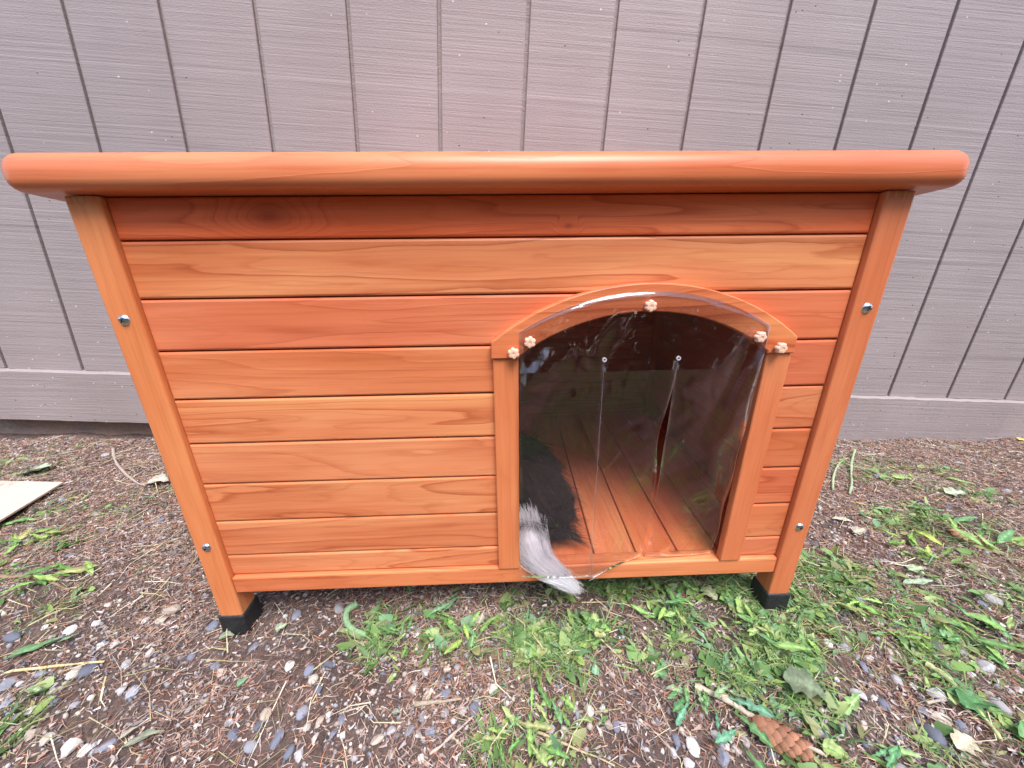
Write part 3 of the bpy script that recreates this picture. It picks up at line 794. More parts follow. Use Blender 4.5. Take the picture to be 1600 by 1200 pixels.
def pebble(x, y, sx, sy, rot, kind):
    o = bpy.data.objects.new('pebble', random.choice(PM)); COL.objects.link(o); o.parent = ground
    h = min(sx, sy) * random.uniform(0.5, 0.75)
    o.scale = (sx, sy, h); o.rotation_euler = (random.uniform(-.25, .25), random.uniform(-.25, .25), rot)
    o.location = (x, y, float(gz(x, y)) + h * 0.22)
    c = random.choice(KIND[kind]); k = random.uniform(0.85, 1.15); o.color = (c[0] * k, c[1] * k, c[2] * k, 1)
    placed.append((x, y, max(sx, sy)))
NOTED = '''20,997,28,13,s 181,1008,14,14,w 158,1010,20,12,w 117,1053,22,20,b 137,1050,27,18,s 62,1055,30,11,s 12,1072,30,18,s 32,1070,13,11,w 47,1113,18,14,w 12,1100,20,14,s 85,1098,22,14,s 118,1103,18,12,s
115,1168,30,26,w 133,1175,22,15,w 147,1176,14,13,g 170,1165,26,20,s 180,1187,12,9,s 52,1148,22,17,b 77,1155,24,20,b 210,1082,18,18,s 190,1080,18,14,g 197,1040,16,14,g 252,972,26,15,b 270,955,26,20,b 300,1028,14,11,s
347,1052,17,14,b 337,1042,15,10,s 365,1150,25,15,s 358,1130,14,12,g 392,1168,20,14,s 333,980,17,14,s 228,972,14,11,w 295,1110,12,10,g 397,1012,14,18,s 235,1022,12,11,w 240,1032,11,9,w 152,975,14,12,w 72,980,12,10,w
454,1040,16,21,w 485,1048,18,18,s 513,1040,20,17,s 530,952,19,18,g 463,962,16,16,s 490,1063,15,14,b 497,1079,14,14,s 473,1115,18,18,s 415,1118,22,19,b 407,1135,17,17,s 434,1155,24,30,s 452,1177,15,22,s 468,1180,16,24,g
521,1147,16,20,s 534,1126,13,13,s 590,1157,22,15,b 612,1178,14,15,b 697,1084,18,16,s 742,1111,19,18,s 722,1112,14,14,g 690,1065,12,12,s 612,1143,14,13,g 640,1143,18,14,s 673,1145,20,16,s 582,1083,12,12,w 658,1186,14,15,w
565,1010,18,15,b 665,1050,13,13,g 770,1078,18,14,b 645,1078,20,16,b 667,1088,15,15,b 480,1137,12,12,w 492,1155,14,18,w 536,1150,10,12,w 500,1128,12,12,b 660,1122,11,12,s 695,1115,14,12,g 756,1186,12,16,g 755,1150,10,12,s
880,985,17,15,s 934,982,13,15,s 920,1112,18,15,w 941,1107,13,11,w 903,1122,12,20,s 897,1108,14,12,g 876,1100,14,13,b 951,1134,13,20,b 963,1137,13,14,s 976,1138,11,21,w 1000,1128,10,11,w 1060,1105,13,11,w 1082,1168,22,26,w
1056,1158,14,19,s 1138,1150,20,18,b 1135,1167,12,12,w 1148,1172,14,13,w 1052,1178,14,14,g 1130,1188,20,32,s 1075,1195,22,14,g 1118,1150,14,16,w 1165,1160,12,12,g 925,985,8,8,s 860,1140,18,14,g 1022,1130,10,14,b 825,1128,12,10,s
1213,1018,17,19,w 1234,1027,13,16,w 1293,1007,15,12,w 1357,1028,14,10,w 1349,1045,17,21,s 1462,1015,25,17,s 1535,1045,32,26,g 1400,1065,17,14,g 1340,1085,20,20,g 1366,1091,11,14,w 1460,1085,25,20,g 1460,1152,26,26,s 1470,1125,27,18,b
1503,1138,15,16,s 1486,1176,14,13,s 1560,1105,20,24,g 1540,1112,14,12,w 1516,1057,14,10,w 1440,1113,15,14,s 1380,1103,17,16,s 1282,1146,24,15,g 1205,1181,14,14,s 1320,1134,14,13,g 1345,942,28,15,s 1591,1080,14,12,w 1575,1080,13,14,g
1240,997,20,9,w 1320,1012,26,14,g 1390,1022,14,12,b 1430,1035,10,8,w 1500,1018,16,12,g 1487,1040,20,10,g 1545,1085,14,10,g 1250,1010,10,8,g 1338,1028,12,9,g 1315,1090,12,12,g 1425,1072,10,9,w 1550,940,24,18,g 1535,945,18,12,s
163,830,13,9,s 40,848,14,9,g 250,815,15,9,s 272,865,16,9,s 150,805,12,8,g 100,782,12,8,s 165,712,13,8,g 110,705,12,7,g 1480,795,14,9,s 1370,745,12,8,s 1440,790,12,8,s 1570,770,14,9,s 1390,865,12,8,s 1560,725,12,8,s 1500,725,13,8,g'''
for tok in NOTED.split():
    u, v, pw, ph, k = tok.split(','); u, v, pw, ph = map(float, (u, v, pw, ph))
    p = at(u, v); m_ = px_at(p)
    pebble(p[0], p[1], max(pw * m_, .006), max(min(ph * m_ * 1.25, pw * m_ * 1.4), .005), random.uniform(-.35, .35), k)
tries = 0
while len(placed) < 300 and tries < 20000:
    tries += 1
    x, y = random.uniform(-1.3, 1.5), random.uniform(-0.26, 0.56)
    if y > 0.0 and abs(x) < 0.42: continue
    if y > 0.05 and random.random() < 0.55: continue
    if vnoise(x, y, 0.13, 9) < random.uniform(-0.5, 0.5): continue
    s = random.choice((0.009, 0.010, 0.011, 0.013, 0.015)) * random.uniform(0.9, 1.2)
    if any(math.hypot(x - a, y - c) < (s + d) * 0.6 for a, c, d in placed): continue
    pebble(x, y, s, s * random.uniform(0.6, 1), random.uniform(0, 6.28), random.choice('ssggbbw'))

# grit: the stones too small to pick apart singly
def scatter_xy(n, x0=-1.85, x1=2.05, y0=-0.45, y1=0.606):
    x = RNG.uniform(x0, x1, n); y = RNG.uniform(y0, y1, n)
    ok = ~((np.abs(x) < 0.40) & (y > 0.10))
    ok &= y < (WO[1] + 0.0066 * x - 0.014)
    return x[ok], y[ok]
ico = bmesh.new(); bmesh.ops.create_icosphere(ico, subdivisions=1, radius=0.5); IV = np.array([v.co for v in ico.verts]); IF = np.array([[v.index for v in f.verts] for f in ico.faces]); ico.free()
x, y = scatter_xy(62000); keep = RNG.random(len(x)) < 0.28 + 0.72 * smooth(-0.15, 0.45, vnoise(x, y, 0.12, 9)); x, y = x[keep], y[keep]; n = len(x)
sz = RNG.gamma(2.0, 0.0013, n) + 0.0015; sz = np.minimum(sz, 0.010)
V = IV[None] * sz[:, None, None] * RNG.uniform(0.55, 1.1, (n, 1, 3)) * RNG.uniform(0.78, 1.15, (n, len(IV), 1))
th = RNG.uniform(0, 6.28, n); c, s_ = np.cos(th)[:, None], np.sin(th)[:, None]
V = np.stack([V[:, :, 0] * c - V[:, :, 1] * s_, V[:, :, 0] * s_ + V[:, :, 1] * c, V[:, :, 2]], 2)
V += np.stack([x, y, gz(x, y) + sz * 0.18], 1)[:, None]
pal = np.array(SLATE + GREY + GREY + BEIGE + BEIGE + WHITE[:2]); cc = pal[RNG.integers(0, len(pal), n)] * RNG.uniform(0.7, 1.1, (n, 1))
Fi = (IF[None] + (np.arange(n) * len(IV))[:, None, None]).reshape(-1, 3)
o = link('grit', mesh_np('grit', V.reshape(-1, 3), Fi, M_GRIT, False, np.repeat(cc, len(IV), 0))); o['kind'] = 'stuff'; o['label'] = 'small grit and fine gravel mixed into the soil'

# dry needles and chips of bark
def needles(n, lmin, lmax, wmin, wmax, pal, lift, name, label, bend=0.14, dens=None):
    x, y = scatter_xy(n)
    if dens is not None:
        k = RNG.random(len(x)) < dens(x, y); x, y = x[k], y[k]
    n = len(x); L = RNG.uniform(lmin, lmax, n); th = RNG.uniform(0, 2 * math.pi, n)
    bd = RNG.normal(0, bend, n); t = np.linspace(-0.5, 0.5, 3)
    px = t[None] * L[:, None]; py = (t[None] ** 2 * 4 - 0.3) * (bd * L)[:, None] * 0.5
    X = x[:, None] + px * np.cos(th)[:, None] - py * np.sin(th)[:, None]
    Y = y[:, None] + px * np.sin(th)[:, None] + py * np.cos(th)[:, None]
    tilt = RNG.normal(0, 0.16, n)
    Y = np.minimum(Y, WO[1] + 0.0066 * X - 0.0165)
    Z = gz(X, Y) * 0.5 + gz(x, y)[:, None] * 0.5 + (RNG.random(n) ** 2 * lift)[:, None] + np.maximum(px * tilt[:, None], -0.001) + 0.0012
    w_ = RNG.uniform(wmin, wmax, n)
    col = pal[RNG.integers(0, len(pal), n)] * RNG.uniform(0.6, 1.25, (n, 1))
    V, Fc, Cc = ribbons(np.stack([X, Y, Z], 2), w_, col)
    o = link(name, mesh_np(name, V, Fc, M_NEEDLE, False, Cc)); o['kind'] = 'stuff'; o['label'] = label
NP = np.array([(0.42, 0.215, 0.135), (0.34, 0.18, 0.13), (0.47, 0.28, 0.20), (0.50, 0.37, 0.28), (0.22, 0.14, 0.12), (0.39, 0.26, 0.21), (0.56, 0.45, 0.37), (0.30, 0.21, 0.185), (0.46, 0.20, 0.11)])
def dens_n(x, y): return 0.35 + 0.65 * smooth(-0.35, 0.25, vnoise(x, y, 0.14, 21) + 0.9 * smooth(0.0, 0.3, y))
needles(330000, 0.005, 0.021, 0.0006, 0.0011, NP, 0.006, 'dry_needles', 'brown dry conifer needles littering the soil', dens=dens_n)
CP = np.array([(0.29, 0.195, 0.165), (0.36, 0.26, 0.22), (0.20, 0.135, 0.12), (0.47, 0.39, 0.35), (0.39, 0.29, 0.25), (0.54, 0.48, 0.45), (0.30, 0.27, 0.275), (0.23, 0.225, 0.25)])
needles(150000, 0.0025, 0.009, 0.0016, 0.0042, CP, 0.004, 'bark_chips', 'small chips of bark and leaf crumbs on the soil', 0.15, dens=dens_n)
SP = np.array([(0.55, 0.47, 0.30), (0.48, 0.42, 0.25), (0.62, 0.56, 0.42), (0.40, 0.36, 0.18)])
needles(5200, 0.02, 0.075, 0.0008, 0.0018, SP, 0.010, 'dry_grass', 'pale dry grass stalks lying on the soil', 0.35)

# ------------------------------------------------------------------ green ground cover
PATCH = [  # u, v, radius u, radius v, weight: middle and size of each green patch in the photograph
    (980, 985, 240, 48, 1.4), (900, 930, 200, 24, 1.2), (1080, 930, 130, 34, 1.5), (1160, 1010, 120, 58, 1.4), (850, 1010, 110, 50, 1.1), (1180, 1090, 90, 60, .6), (1010, 940, 150, 40, 1.0),
    (820, 1160, 90, 50, .75), (880, 1110, 60, 70, .45), (640, 985, 90, 50, .5), (690, 960, 90, 30, .35), (1320, 940, 110, 60, .75), (1440, 980, 150, 60, .65), (1540, 870, 120, 60, .55), (1480, 830, 110, 30, .4),
    (1570, 990, 80, 70, .6), (1440, 745, 90, 22, .13), (1390, 1190, 170, 40, .30), (1270, 1130, 100, 40, .25), (50, 870, 90, 50, .18), (30, 835, 60, 40, .15), (100, 915, 110, 40, .10), (60, 720, 70, 20, .06), (190, 790, 70, 50, .08), (1590, 1140, 50, 60, .3), (20, 1140, 40, 60, .25)]
PW_ = []
for (u, v, ru, rv, wt) in PATCH:
    p = at(u, v); a_ = at(u + ru, v); c_ = at(u, v - rv); PW_.append((p[0], p[1], np.hypot(*(a_ - p)[:2]), np.hypot(*(c_ - p)[:2]), wt))
def green(x, y):
    g = np.zeros_like(np.asarray(x, float))
    for (cx, cy, rx, ry, wt) in PW_: g = np.maximum(g, wt * np.clip(1.25 - ((x - cx) / rx) ** 2 - ((y - cy) / ry) ** 2, 0, 1))
    return g * (0.05 + 1.1 * smooth(-0.25, 0.40, 0.7 * vnoise(x, y, 0.055, 31) + 0.5 * vnoise(x, y, 0.022, 32)))
GP = np.array([(0.20, 0.35, 0.11), (0.27, 0.45, 0.14), (0.13, 0.25, 0.08), (0.33, 0.47, 0.14), (0.19, 0.36, 0.18), (0.38, 0.48, 0.20), (0.16, 0.30, 0.10), (0.35, 0.36, 0.16)])
def grass(n, lmin, lmax, name, label, wmin, wmax, up, y1=0.606):
    x, y = scatter_xy(n, y1=y1); k = RNG.random(len(x)) < green(x, y); x, y = x[k], y[k]; n = len(x)
    L = RNG.uniform(lmin, lmax, n); th = RNG.uniform(0, 2 * math.pi, n); t = np.linspace(0, 1, 5)
    rise = RNG.uniform(0.1, up, n); out = np.sqrt(1 - np.minimum(rise, .95) ** 2)
    r_ = t[None] * (L * out)[:, None]; hz = (t[None] - 0.62 * t[None] ** 2) * (L * rise)[:, None] * 1.5
    wob = RNG.normal(0, 0.15, n)[:, None] * t[None] ** 2 * L[:, None]
    X = x[:, None] + r_ * np.cos(th)[:, None] - wob * np.sin(th)[:, None]; Y = y[:, None] + r_ * np.sin(th)[:, None] + wob * np.cos(th)[:, None]
    Y = np.minimum(Y, WO[1] + 0.0066 * X - 0.018)
    Z = gz(x, y)[:, None] + 0.001 + hz
    inside = (np.abs(X) < 0.42) & (Y > -0.03); Z = np.where(inside, np.minimum(Z, 0.060), Z)
    V, Fc, Cc = ribbons(np.stack([X, Y, Z], 2), RNG.uniform(wmin, wmax, n), GP[RNG.integers(0, len(GP), n)] * RNG.uniform(0.6, 1.25, (n, 1)))
    o = link(name, mesh_np(name, V, Fc, M_GREEN, True, Cc)); o['kind'] = 'stuff'; o['label'] = label
grass(430000, 0.008, 0.040, 'grass', 'short green grass growing through the soil', 0.0008, 0.0021, 0.75)

def leaf_shape(kind, seed, nseg=14, nw=3):
    """unit-length leaf as arrays: a folded, curled blade with lobes; x along the midrib"""
    r_ = np.random.default_rng(seed)
    t = np.linspace(0, 1, nseg)
    if kind == 'dandelion':
        env = 0.135 * np.sin(np.pi * np.clip(t, 0, 1) ** 1.4) ** 0.8 * (0.35 + 0.8 * t) + 0.012
        lobe = 1 - 0.62 * (0.5 - 0.5 * np.cos(2 * np.pi * (t * 4.2 + r_.uniform(0, 1))))* (1 - 0.75 * smooth(0.7, 0.95, t))
        hw = env * lobe
    elif kind == 'lance': hw = 0.12 * np.sin(np.pi * t ** 0.9) ** 0.8 + 0.006
    elif kind == 'round': hw = 0.30 * np.sin(np.pi * t ** 0.8) ** 0.65 * (t > 0.18) + 0.012; hw *= 1 + 0.10 * np.cos(t * 40)
    else: hw = 0.36 * np.sin(np.pi * t ** 0.85) ** 0.6 * (1 + 0.22 * np.cos(t * 19 + 1)) + 0.01   # maple-like
    hw[-1] = 0.002
    V = []; s = np.linspace(-1, 1, 2 * nw + 1)
    curl = r_.uniform(-0.5, 0.9); bow = r_.uniform(-0.16, 0.16)
    back = 0.10 if kind == 'dandelion' else 0.02
    for k in range(nseg):
        for q in s:
            x_ = t[k] - back * abs(q) * (hw[k] / 0.14)
            y_ = q * hw[k] * (1 + 0.12 * r_.normal()) + bow * t[k] ** 2
            z_ = 0.30 * abs(q) * hw[k] + curl * 0.30 * (t[k] - t[k] ** 2) + 0.028 * math.sin(11 * t[k] + 3.4 * q + seed) + 0.012 * r_.normal()
            V.append((x_, y_, z_))
    m_ = 2 * nw + 1; F_ = [(a * m_ + b, a * m_ + b + 1, (a + 1) * m_ + b + 1, (a + 1) * m_ + b) for a in range(nseg - 1) for b in range(m_ - 1)]
    return np.array(V), np.array(F_)
def leaf_tint(nseg, nw, seed):
    r_ = np.random.default_rng(seed + 77); q = np.abs(np.linspace(-1, 1, 2 * nw + 1))
    c = np.where(q < 0.01, 1.45, 0.92)[None, :] * (1 + 0.14 * r_.normal(size=(nseg, 2 * nw + 1)))
    return np.repeat(c.ravel()[:, None], 3, 1) * np.array((1.0, 1.0, 0.95))
def mass_leaves(n, kinds, lmin, lmax, name, label):
    shapes = [leaf_shape(k, i, 8, 1) for i, k in enumerate(kinds)]
    x, y = scatter_xy(n); k = RNG.random(len(x)) < green(x, y) ** 1.2; x, y = x[k], y[k]; Vs, Fs, Cs = [], [], []; off = 0
    for xx, yy in zip(x, y):
        V, F_ = shapes[RNG.integers(len(shapes))]; L = RNG.uniform(lmin, lmax); th = RNG.uniform(0, 6.28); tl = RNG.uniform(-0.1, 0.55); rl = RNG.normal(0, 0.35)
        R = np.array(Matrix.Rotation(th, 3, 'Z') @ Matrix.Rotation(-tl, 3, 'Y') @ Matrix.Rotation(rl, 3, 'X'))
        P = (V * L) @ R.T + (xx, yy, 0.002)
        P[:, 2] = np.maximum(P[:, 2], 0.0012) + float(gz(xx, yy)); P[:, 1] = np.minimum(P[:, 1], WO[1] - 0.022)
        ins = (np.abs(P[:, 0]) < 0.42) & (P[:, 1] > -0.03); P[ins, 2] = np.minimum(P[ins, 2], 0.060)
        Vs.append(P); Fs.append(F_ + off); off += len(P)
        Cs.append(np.tile(GP[RNG.integers(len(GP))] * RNG.uniform(0.65, 1.2), (len(P), 1)))
    o = link(name, mesh_np(name, np.concatenate(Vs), np.concatenate(Fs), M_GREEN, True, np.concatenate(Cs))); o['kind'] = 'stuff'; o['label'] = label
mass_leaves(190000, ['lance', 'round', 'dandelion', 'lance', 'dandelion', 'round'], 0.008, 0.026, 'low_weeds', 'low green weed leaves carpeting parts of the soil')

# weeds big enough to tell apart
def leaf_mesh(kind, seed, mat):
    V, F_ = leaf_shape(kind, seed, 16, 2); return mesh_np('leaf', V, F_, mat, True, leaf_tint(16, 2, seed))
LM = {k: [leaf_mesh(k, s, M_LEAF) for s in range(5)] for k in ('dandelion', 'lance', 'round')}
DM = {k: [leaf_mesh(k, s + 9, M_DRYLEAF) for s in range(3)] for k in ('maple', 'round', 'lance')}
def weed(u, v, nleaf, L, kind, label, spread=(0, 6.28), tint=(1, 1, 1)):
    p = at(u, v); t = thing('weed_plant', label, 'weed', p, 'weeds growing round the dog house')
    nleaf = int(nleaf * 1.8)
    for k in range(nleaf):
        o = bpy.data.objects.new('leaf', random.choice(LM[kind])); COL.objects.link(o); o.parent = t
        a_ = spread[0] + (spread[1] - spread[0]) * (k + random.uniform(0.15, 0.85)) / nleaf; s = L * random.uniform(0.30, 0.68)
        o.scale = (s, s, s); o.rotation_euler = (random.uniform(-.4, .4), -random.uniform(0.02, 0.42), a_); o.location = (random.gauss(0, 0.22) * L, random.gauss(0, 0.22) * L, 0.003 + 0.001 * k)
        c = GP[random.randrange(len(GP))] * random.uniform(0.8, 1.2); o.color = (c[0] * tint[0], c[1] * tint[1], c[2] * tint[2], 1)
WEEDS = [
    (1075, 1072, 4, 0.060, 'dandelion', 'blue green toothed weed beside the bare soil in front of the doorway', (2.9, 4.6), (.85, 1, 1.3)),
    (1120, 1105, 5, 0.075, 'dandelion', 'long leaved weed just above the pine cone', (3.4, 6.0), (.85, 1, 1.3)),
    (1325, 945, 6, 0.065, 'dandelion', 'bright green toothed weed right of the right front foot', (3.6, 6.4), (1, 1.1, 1)),
    (1395, 985, 6, 0.055, 'dandelion', 'yellow green weed with broad tips beside the white pebbles', (3.4, 6.2), (1.2, 1.15, .9)),
    (1480, 975, 5, 0.070, 'lance', 'smooth long leaved weed lying over the grey stones on the right', (3.4, 5.8), (1, 1, 1)),
    (1520, 850, 7, 0.085, 'lance', 'fan of dark narrow leaves beside the tan cone on the right', (-.8, 2.6), (.9, 1, .9)),
    (1440, 868, 6, 0.065, 'lance', 'pale stalky weed on the bark chips between house and right edge', (-.5, 3.8), (1.2, 1.1, .9)),
    (870, 1100, 5, 0.065, 'dandelion', 'toothed weed left of the bare patch near the bottom edge', (3.6, 5.6), (1, 1, 1)),
    (815, 1165, 8, 0.065, 'dandelion', 'bushy toothed weed at the middle of the bottom edge', (0, 6.28), (1, 1.05, 1)),
    (625, 1000, 7, 0.050, 'dandelion', 'pale toothed weed beside the curved green stem', (0, 6.28), (1.1, 1.1, 1.1)),
    (690, 960, 4, 0.055, 'dandelion', 'small toothed weed under the bottom rail left of the doorway', (5.2, 7.2), (1, 1, 1)),
    (745, 985, 4, 0.045, 'lance', 'little upright weed below the left door post', (0, 6.28), (1.1, 1.1, 1)),
    (930, 985, 8, 0.042, 'round', 'dense clump of small leaves just below the white tail', (0, 6.28), (1, 1, 1)),
    (1050, 955, 9, 0.060, 'lance', 'tuft of smooth leaves under the middle of the doorway', (0, 6.28), (1, 1.1, 1)),
    (1180, 985, 8, 0.060, 'lance', 'tuft of narrow leaves left of the right front foot', (0, 6.28), (1, 1, 1)),
    (1375, 1180, 4, 0.085, 'dandelion', 'large dark leaved weed at the bottom edge right of the pine cone', (4.9, 7.2), (.75, .95, .9)),
    (1590, 1150, 3, 0.070, 'round', 'blue green leaf cluster in the bottom right corner', (2.4, 4.0), (.8, 1, 1.3)),
    (45, 850, 7, 0.070, 'lance', 'weed with narrow leaves below the cardboard sheet', (0, 6.28), (1.1, 1.05, 1)),
    (105, 905, 5, 0.075, 'lance', 'flattened weed with a brown stem on the left', (2.4, 4.2), (.9, .95, .9)),
    (1560, 990, 6, 0.070, 'lance', 'trailing narrow leaved weed at the right edge', (-.9, 3.3), (.9, .95, .9)),
]
for wd in WEEDS: weed(*wd)

# single leaves lying about: pieces of the litter on the ground
def litter(u, v, Lpx, ang, kind, col, dry=True, lift=0.006):
    p = at(u, v); s = 0.62 * Lpx * px_at(p)
    o = bpy.data.objects.new('fallen_leaf', random.choice((DM if dry else LM)[kind])); COL.objects.link(o); o.parent = ground
    o.scale = (s, s, s); o.rotation_euler = (random.uniform(-.2, .2), random.uniform(-.25, .1), ang); o.location = (p[0] - 0.5 * s * math.cos(ang), p[1] - .5 * s * math.sin(ang), p[2] + lift); o.color = (*col, 1)
for a_ in ((62, 740, 60, .3, 'maple', (.42, .52, .38)), (1108, 935, 45, -1.2, 'maple', (.34, .37, .22)), (1250, 1085, 85, -.5, 'maple', (.15, .19, .12), True, 0.016), (250, 757, 55, .1, 'maple', (.46, .43, .36)), (1315, 815, 50, -.1, 'lance', (.46, .44, .34)),
           (440, 985, 30, .5, 'round', (.30, .34, .24)), (1428, 895, 40, 0, 'round', (.36, .46, .30)), (620, 1118, 24, .2, 'round', (.24, .28, .22)), (930, 1052, 30, 1.2, 'round', (.22, .38, .24)), (1490, 775, 40, -.2, 'maple', (.40, .45, .33)),
           (355, 1000, 40, .3, 'round', (.25, .28, .2)), (230, 1160, 90, .4, 'lance', (.22, .23, .17)), (700, 1052, 20, 0, 'maple', (.45, .38, .32)), (752, 972, 26, 1.2, 'maple', (.40, .36, .30)), (1215, 1080, 20, 1, 'round', (.3, .26, .2)), (1500, 1165, 60, .4, 'maple', (.50, .46, .34)),
           (1200, 820, 12, 1, 'round', (.4, .3, .2)), (1345, 790, 26, -.5, 'lance', (.42, .27, .10)), (205, 1150, 40, .8, 'lance', (.33, .30, .24)), (1340, 835, 36, .1, 'round', (.40, .36, .29)), (1596, 690, 24, 0, 'round', (.62, .48, .12)), (1165, 945, 20, .3, 'maple', (.4, .3, .24))): litter(*a_)
for a_ in ((50, 1022, 95, .35, 'lance', (.16, .30, .14)), (108, 1005, 40, .2, 'lance', (.22, .34, .18)), (60, 1082, 50, -.1, 'lance', (.36, .46, .26)), (380, 1072, 28, .7, 'round', (.18, .34, .20)), (1440, 800, 60, -.5, 'lance', (.18, .34, .16)), (1405, 750, 40, -.3, 'round', (.34, .46, .18)), (1500, 755, 45, -.8, 'lance', (.36, .48, .2)),
           (1540, 1020, 60, -1.0, 'lance', (.30, .36, .24)), (1555, 1040, 40, -1.3, 'round', (.2, .4, .16)), (1300, 1180, 60, -.7, 'round', (.34, .46, .16)), (30, 820, 60, .5, 'lance', (.24, .42, .16)), (740, 1005, 40, 1.3, 'lance', (.2, .38, .15)), (1480, 1000, 45, -.2, 'round', (.2, .42, .18)), (640, 925, 24, 2, 'round', (.2, .38, .15)), (1430, 915, 70, 0, 'lance', (.38, .5, .36)), (1380, 800, 40, -.4, 'lance', (.22, .36, .18))): litter(*a_, dry=False)

# twigs and stems
def tube(pts, radii, n=7):
    pts = np.array(pts, float); V = []; F_ = []
    for k, p in enumerate(pts):
        d = pts[min(k + 1, len(pts) - 1)] - pts[max(k - 1, 0)]; d /= np.linalg.norm(d) + 1e-9
        s = np.cross(d, (0, 0, 1)); s /= np.linalg.norm(s) + 1e-9; u_ = np.cross(s, d)
        for a_ in np.linspace(0, 2 * math.pi, n, endpoint=False): V.append(p + radii[k] * (s * math.cos(a_) + u_ * math.sin(a_)))
    for k in range(len(pts) - 1):
        for q in range(n): F_.append((k * n + q, k * n + (q + 1) % n, (k + 1) * n + (q + 1) % n, (k + 1) * n + q))
    return np.array(V), np.array(F_), n
def twig(pix, rpx, col, name, label, cat, taper=0.5, lift=0.003):
    P = np.array([at(u, v) for u, v in pix]); d = np.linspace(0, 1, len(P)); t = np.linspace(0, 1, max(8, len(P) * 4))
    # quadratic-smooth through the points
    Q = np.stack([np.interp(t, d, P[:, c]) for c in range(3)], 1)
    for _ in range(3): Q[1:-1] = (Q[:-2] + 2 * Q[1:-1] + Q[2:]) / 4
    r0 = rpx * px_at(P[0]); rad = r0 * (1 - taper * t) * (1 + 0.12 * RNG.normal(size=len(t)))
    Q[:, 2] = gz(Q[:, 0], Q[:, 1]) + rad * 0.8 + lift
    V, F_, n = tube(Q, rad); me = mesh_np(name, V, [F_, np.array([range(n)][:1]), np.array([range(len(V) - n, len(V))])], M_TWIG, True)
    o = link(name, me, None, col); tag(o, label, cat)
twig([(1085, 1078), (1130, 1095), (1180, 1130), (1240, 1160), (1290, 1185)], 5.5, (.50, .42, .32), 'twig', 'thick pale twig lying across the weeds above the pine cone', 'twig')
twig([(672, 1182), (700, 1160), (740, 1122)], 3.2, (.46, .37, .30), 'twig', 'straight pale twig between blue pebbles near the bottom edge', 'twig')
twig([(648, 1105), (690, 1100), (722, 1095)], 3.5, (.36, .30, .22), 'twig', 'short brown twig above the straight pale twig', 'twig')
twig([(1445, 1042), (1475, 1062), (1500, 1085), (1530, 1118), (1560, 1160)], 5, (.42, .46, .22), 'twig', 'green and tan stalk lying among grey pebbles on the right', 'twig')
twig([(1445, 1102), (1500, 1098), (1555, 1098)], 2.2, (.42, .35, .28), 'twig', 'thin level twig under the green and tan stalk', 'twig')
twig([(815, 1135), (880, 1165), (960, 1200)], 2.4, (.45, .38, .22), 'twig', 'long thin straw coloured twig at the bottom middle', 'twig')
twig([(178, 705), (180, 722), (195, 742), (215, 758), (235, 763)], 2.2, (.38, .30, .25), 'twig', 'thin bent twig near the lower wall left of the dog house', 'twig')
twig([(10, 1055), (80, 1045), (165, 1037)], 2.2, (.60, .48, .25), 'straw', 'yellow straw lying above the slate pebbles on the left', 'straw', 0.3)
twig([(560, 948), (543, 958), (541, 975), (552, 990), (572, 996)], 5, (.24, .38, .20), 'plant_stem', 'thick curved green stem lying under the front edge of the dog house', 'stem', 0.2)
twig([(1300, 770), (1301, 745), (1310, 725), (1325, 718)], 1.8, (.36, .42, .26), 'plant_stem', 'curved green stem by the right corner post', 'stem', 0.3, 0.004)
twig([(1335, 705), (1328, 730), (1330, 760), (1326, 775)], 1.8, (.33, .40, .25), 'plant_stem', 'upright looking pale stem right of the curved stem by the corner post', 'stem', 0.3, 0.004)
twig([(1205, 895), (1225, 915), (1250, 940)], 2.5, (.40, .46, .25), 'plant_stem', 'pale stem beside the right front foot', 'stem', 0.3, 0.004)
twig([(0, 905), (60, 905), (110, 925)], 3.5, (.26, .17, .11), 'twig', 'dark brown stem in the flattened weed on the left', 'twig')

# pine cones
def pine_cone(u, v, Lpx, ang, label, col):
    p = at(u, v); L = Lpx * px_at(p); t = thing('pine_cone', label, 'pine cone', (p[0], p[1], p[2] + L * 0.16)); t.rotation_euler = (0, 0.06, ang)
    V, F_, n = tube([(-L * .5, 0, 0), (-L * .25, 0, 0), (0, 0, 0), (L * .3, 0, 0), (L * .46, 0, 0)], [L * .06, L * .15, L * .17, L * .12, L * .03], 8)
    link('core', mesh_np('core', V, F_, M_TWIG, True), t, (0.10, 0.045, 0.03))
    Vv = []
    t_ = np.linspace(0, 1, 5); hw = np.array([0.5, 0.85, 1.0, 0.75, 0.12]) * 0.5
    for k in range(5):
        for q in (-1, 0, 1): Vv.append((t_[k], q * hw[k], 0.16 * math.sin(t_[k] * 2.6) - 0.14 * abs(q)))
    Fv = [(a_ * 3 + b_, a_ * 3 + b_ + 1, a_ * 3 + b_ + 4, a_ * 3 + b_ + 3) for a_ in range(4) for b_ in range(2)]
    sm = mesh_np('scale', np.array(Vv), np.array(Fv), M_TWIG, True)
    g = 2.39996; N_ = 54
    for k in range(N_):
        f = k / N_; x_ = L * (-0.44 + 0.86 * f); rr = L * (0.07 + 0.15 * math.sin(math.pi * (0.12 + 0.80 * f)) ** 0.8)
        o = bpy.data.objects.new('scale', sm); COL.objects.link(o); o.parent = t
        a_ = k * g; s = L * (0.24 - 0.10 * f)
        M_ = Matrix.Rotation(a_, 4, 'X') @ Matrix.Translation((x_, 0, rr * 0.72)) @ Matrix.Rotation(-0.45, 4, 'Y') @ Matrix.Scale(s, 4)
        o.matrix_local = M_; kk = random.uniform(0.75, 1.25); o.color = (col[0] * kk, col[1] * kk, col[2] * kk, 1)
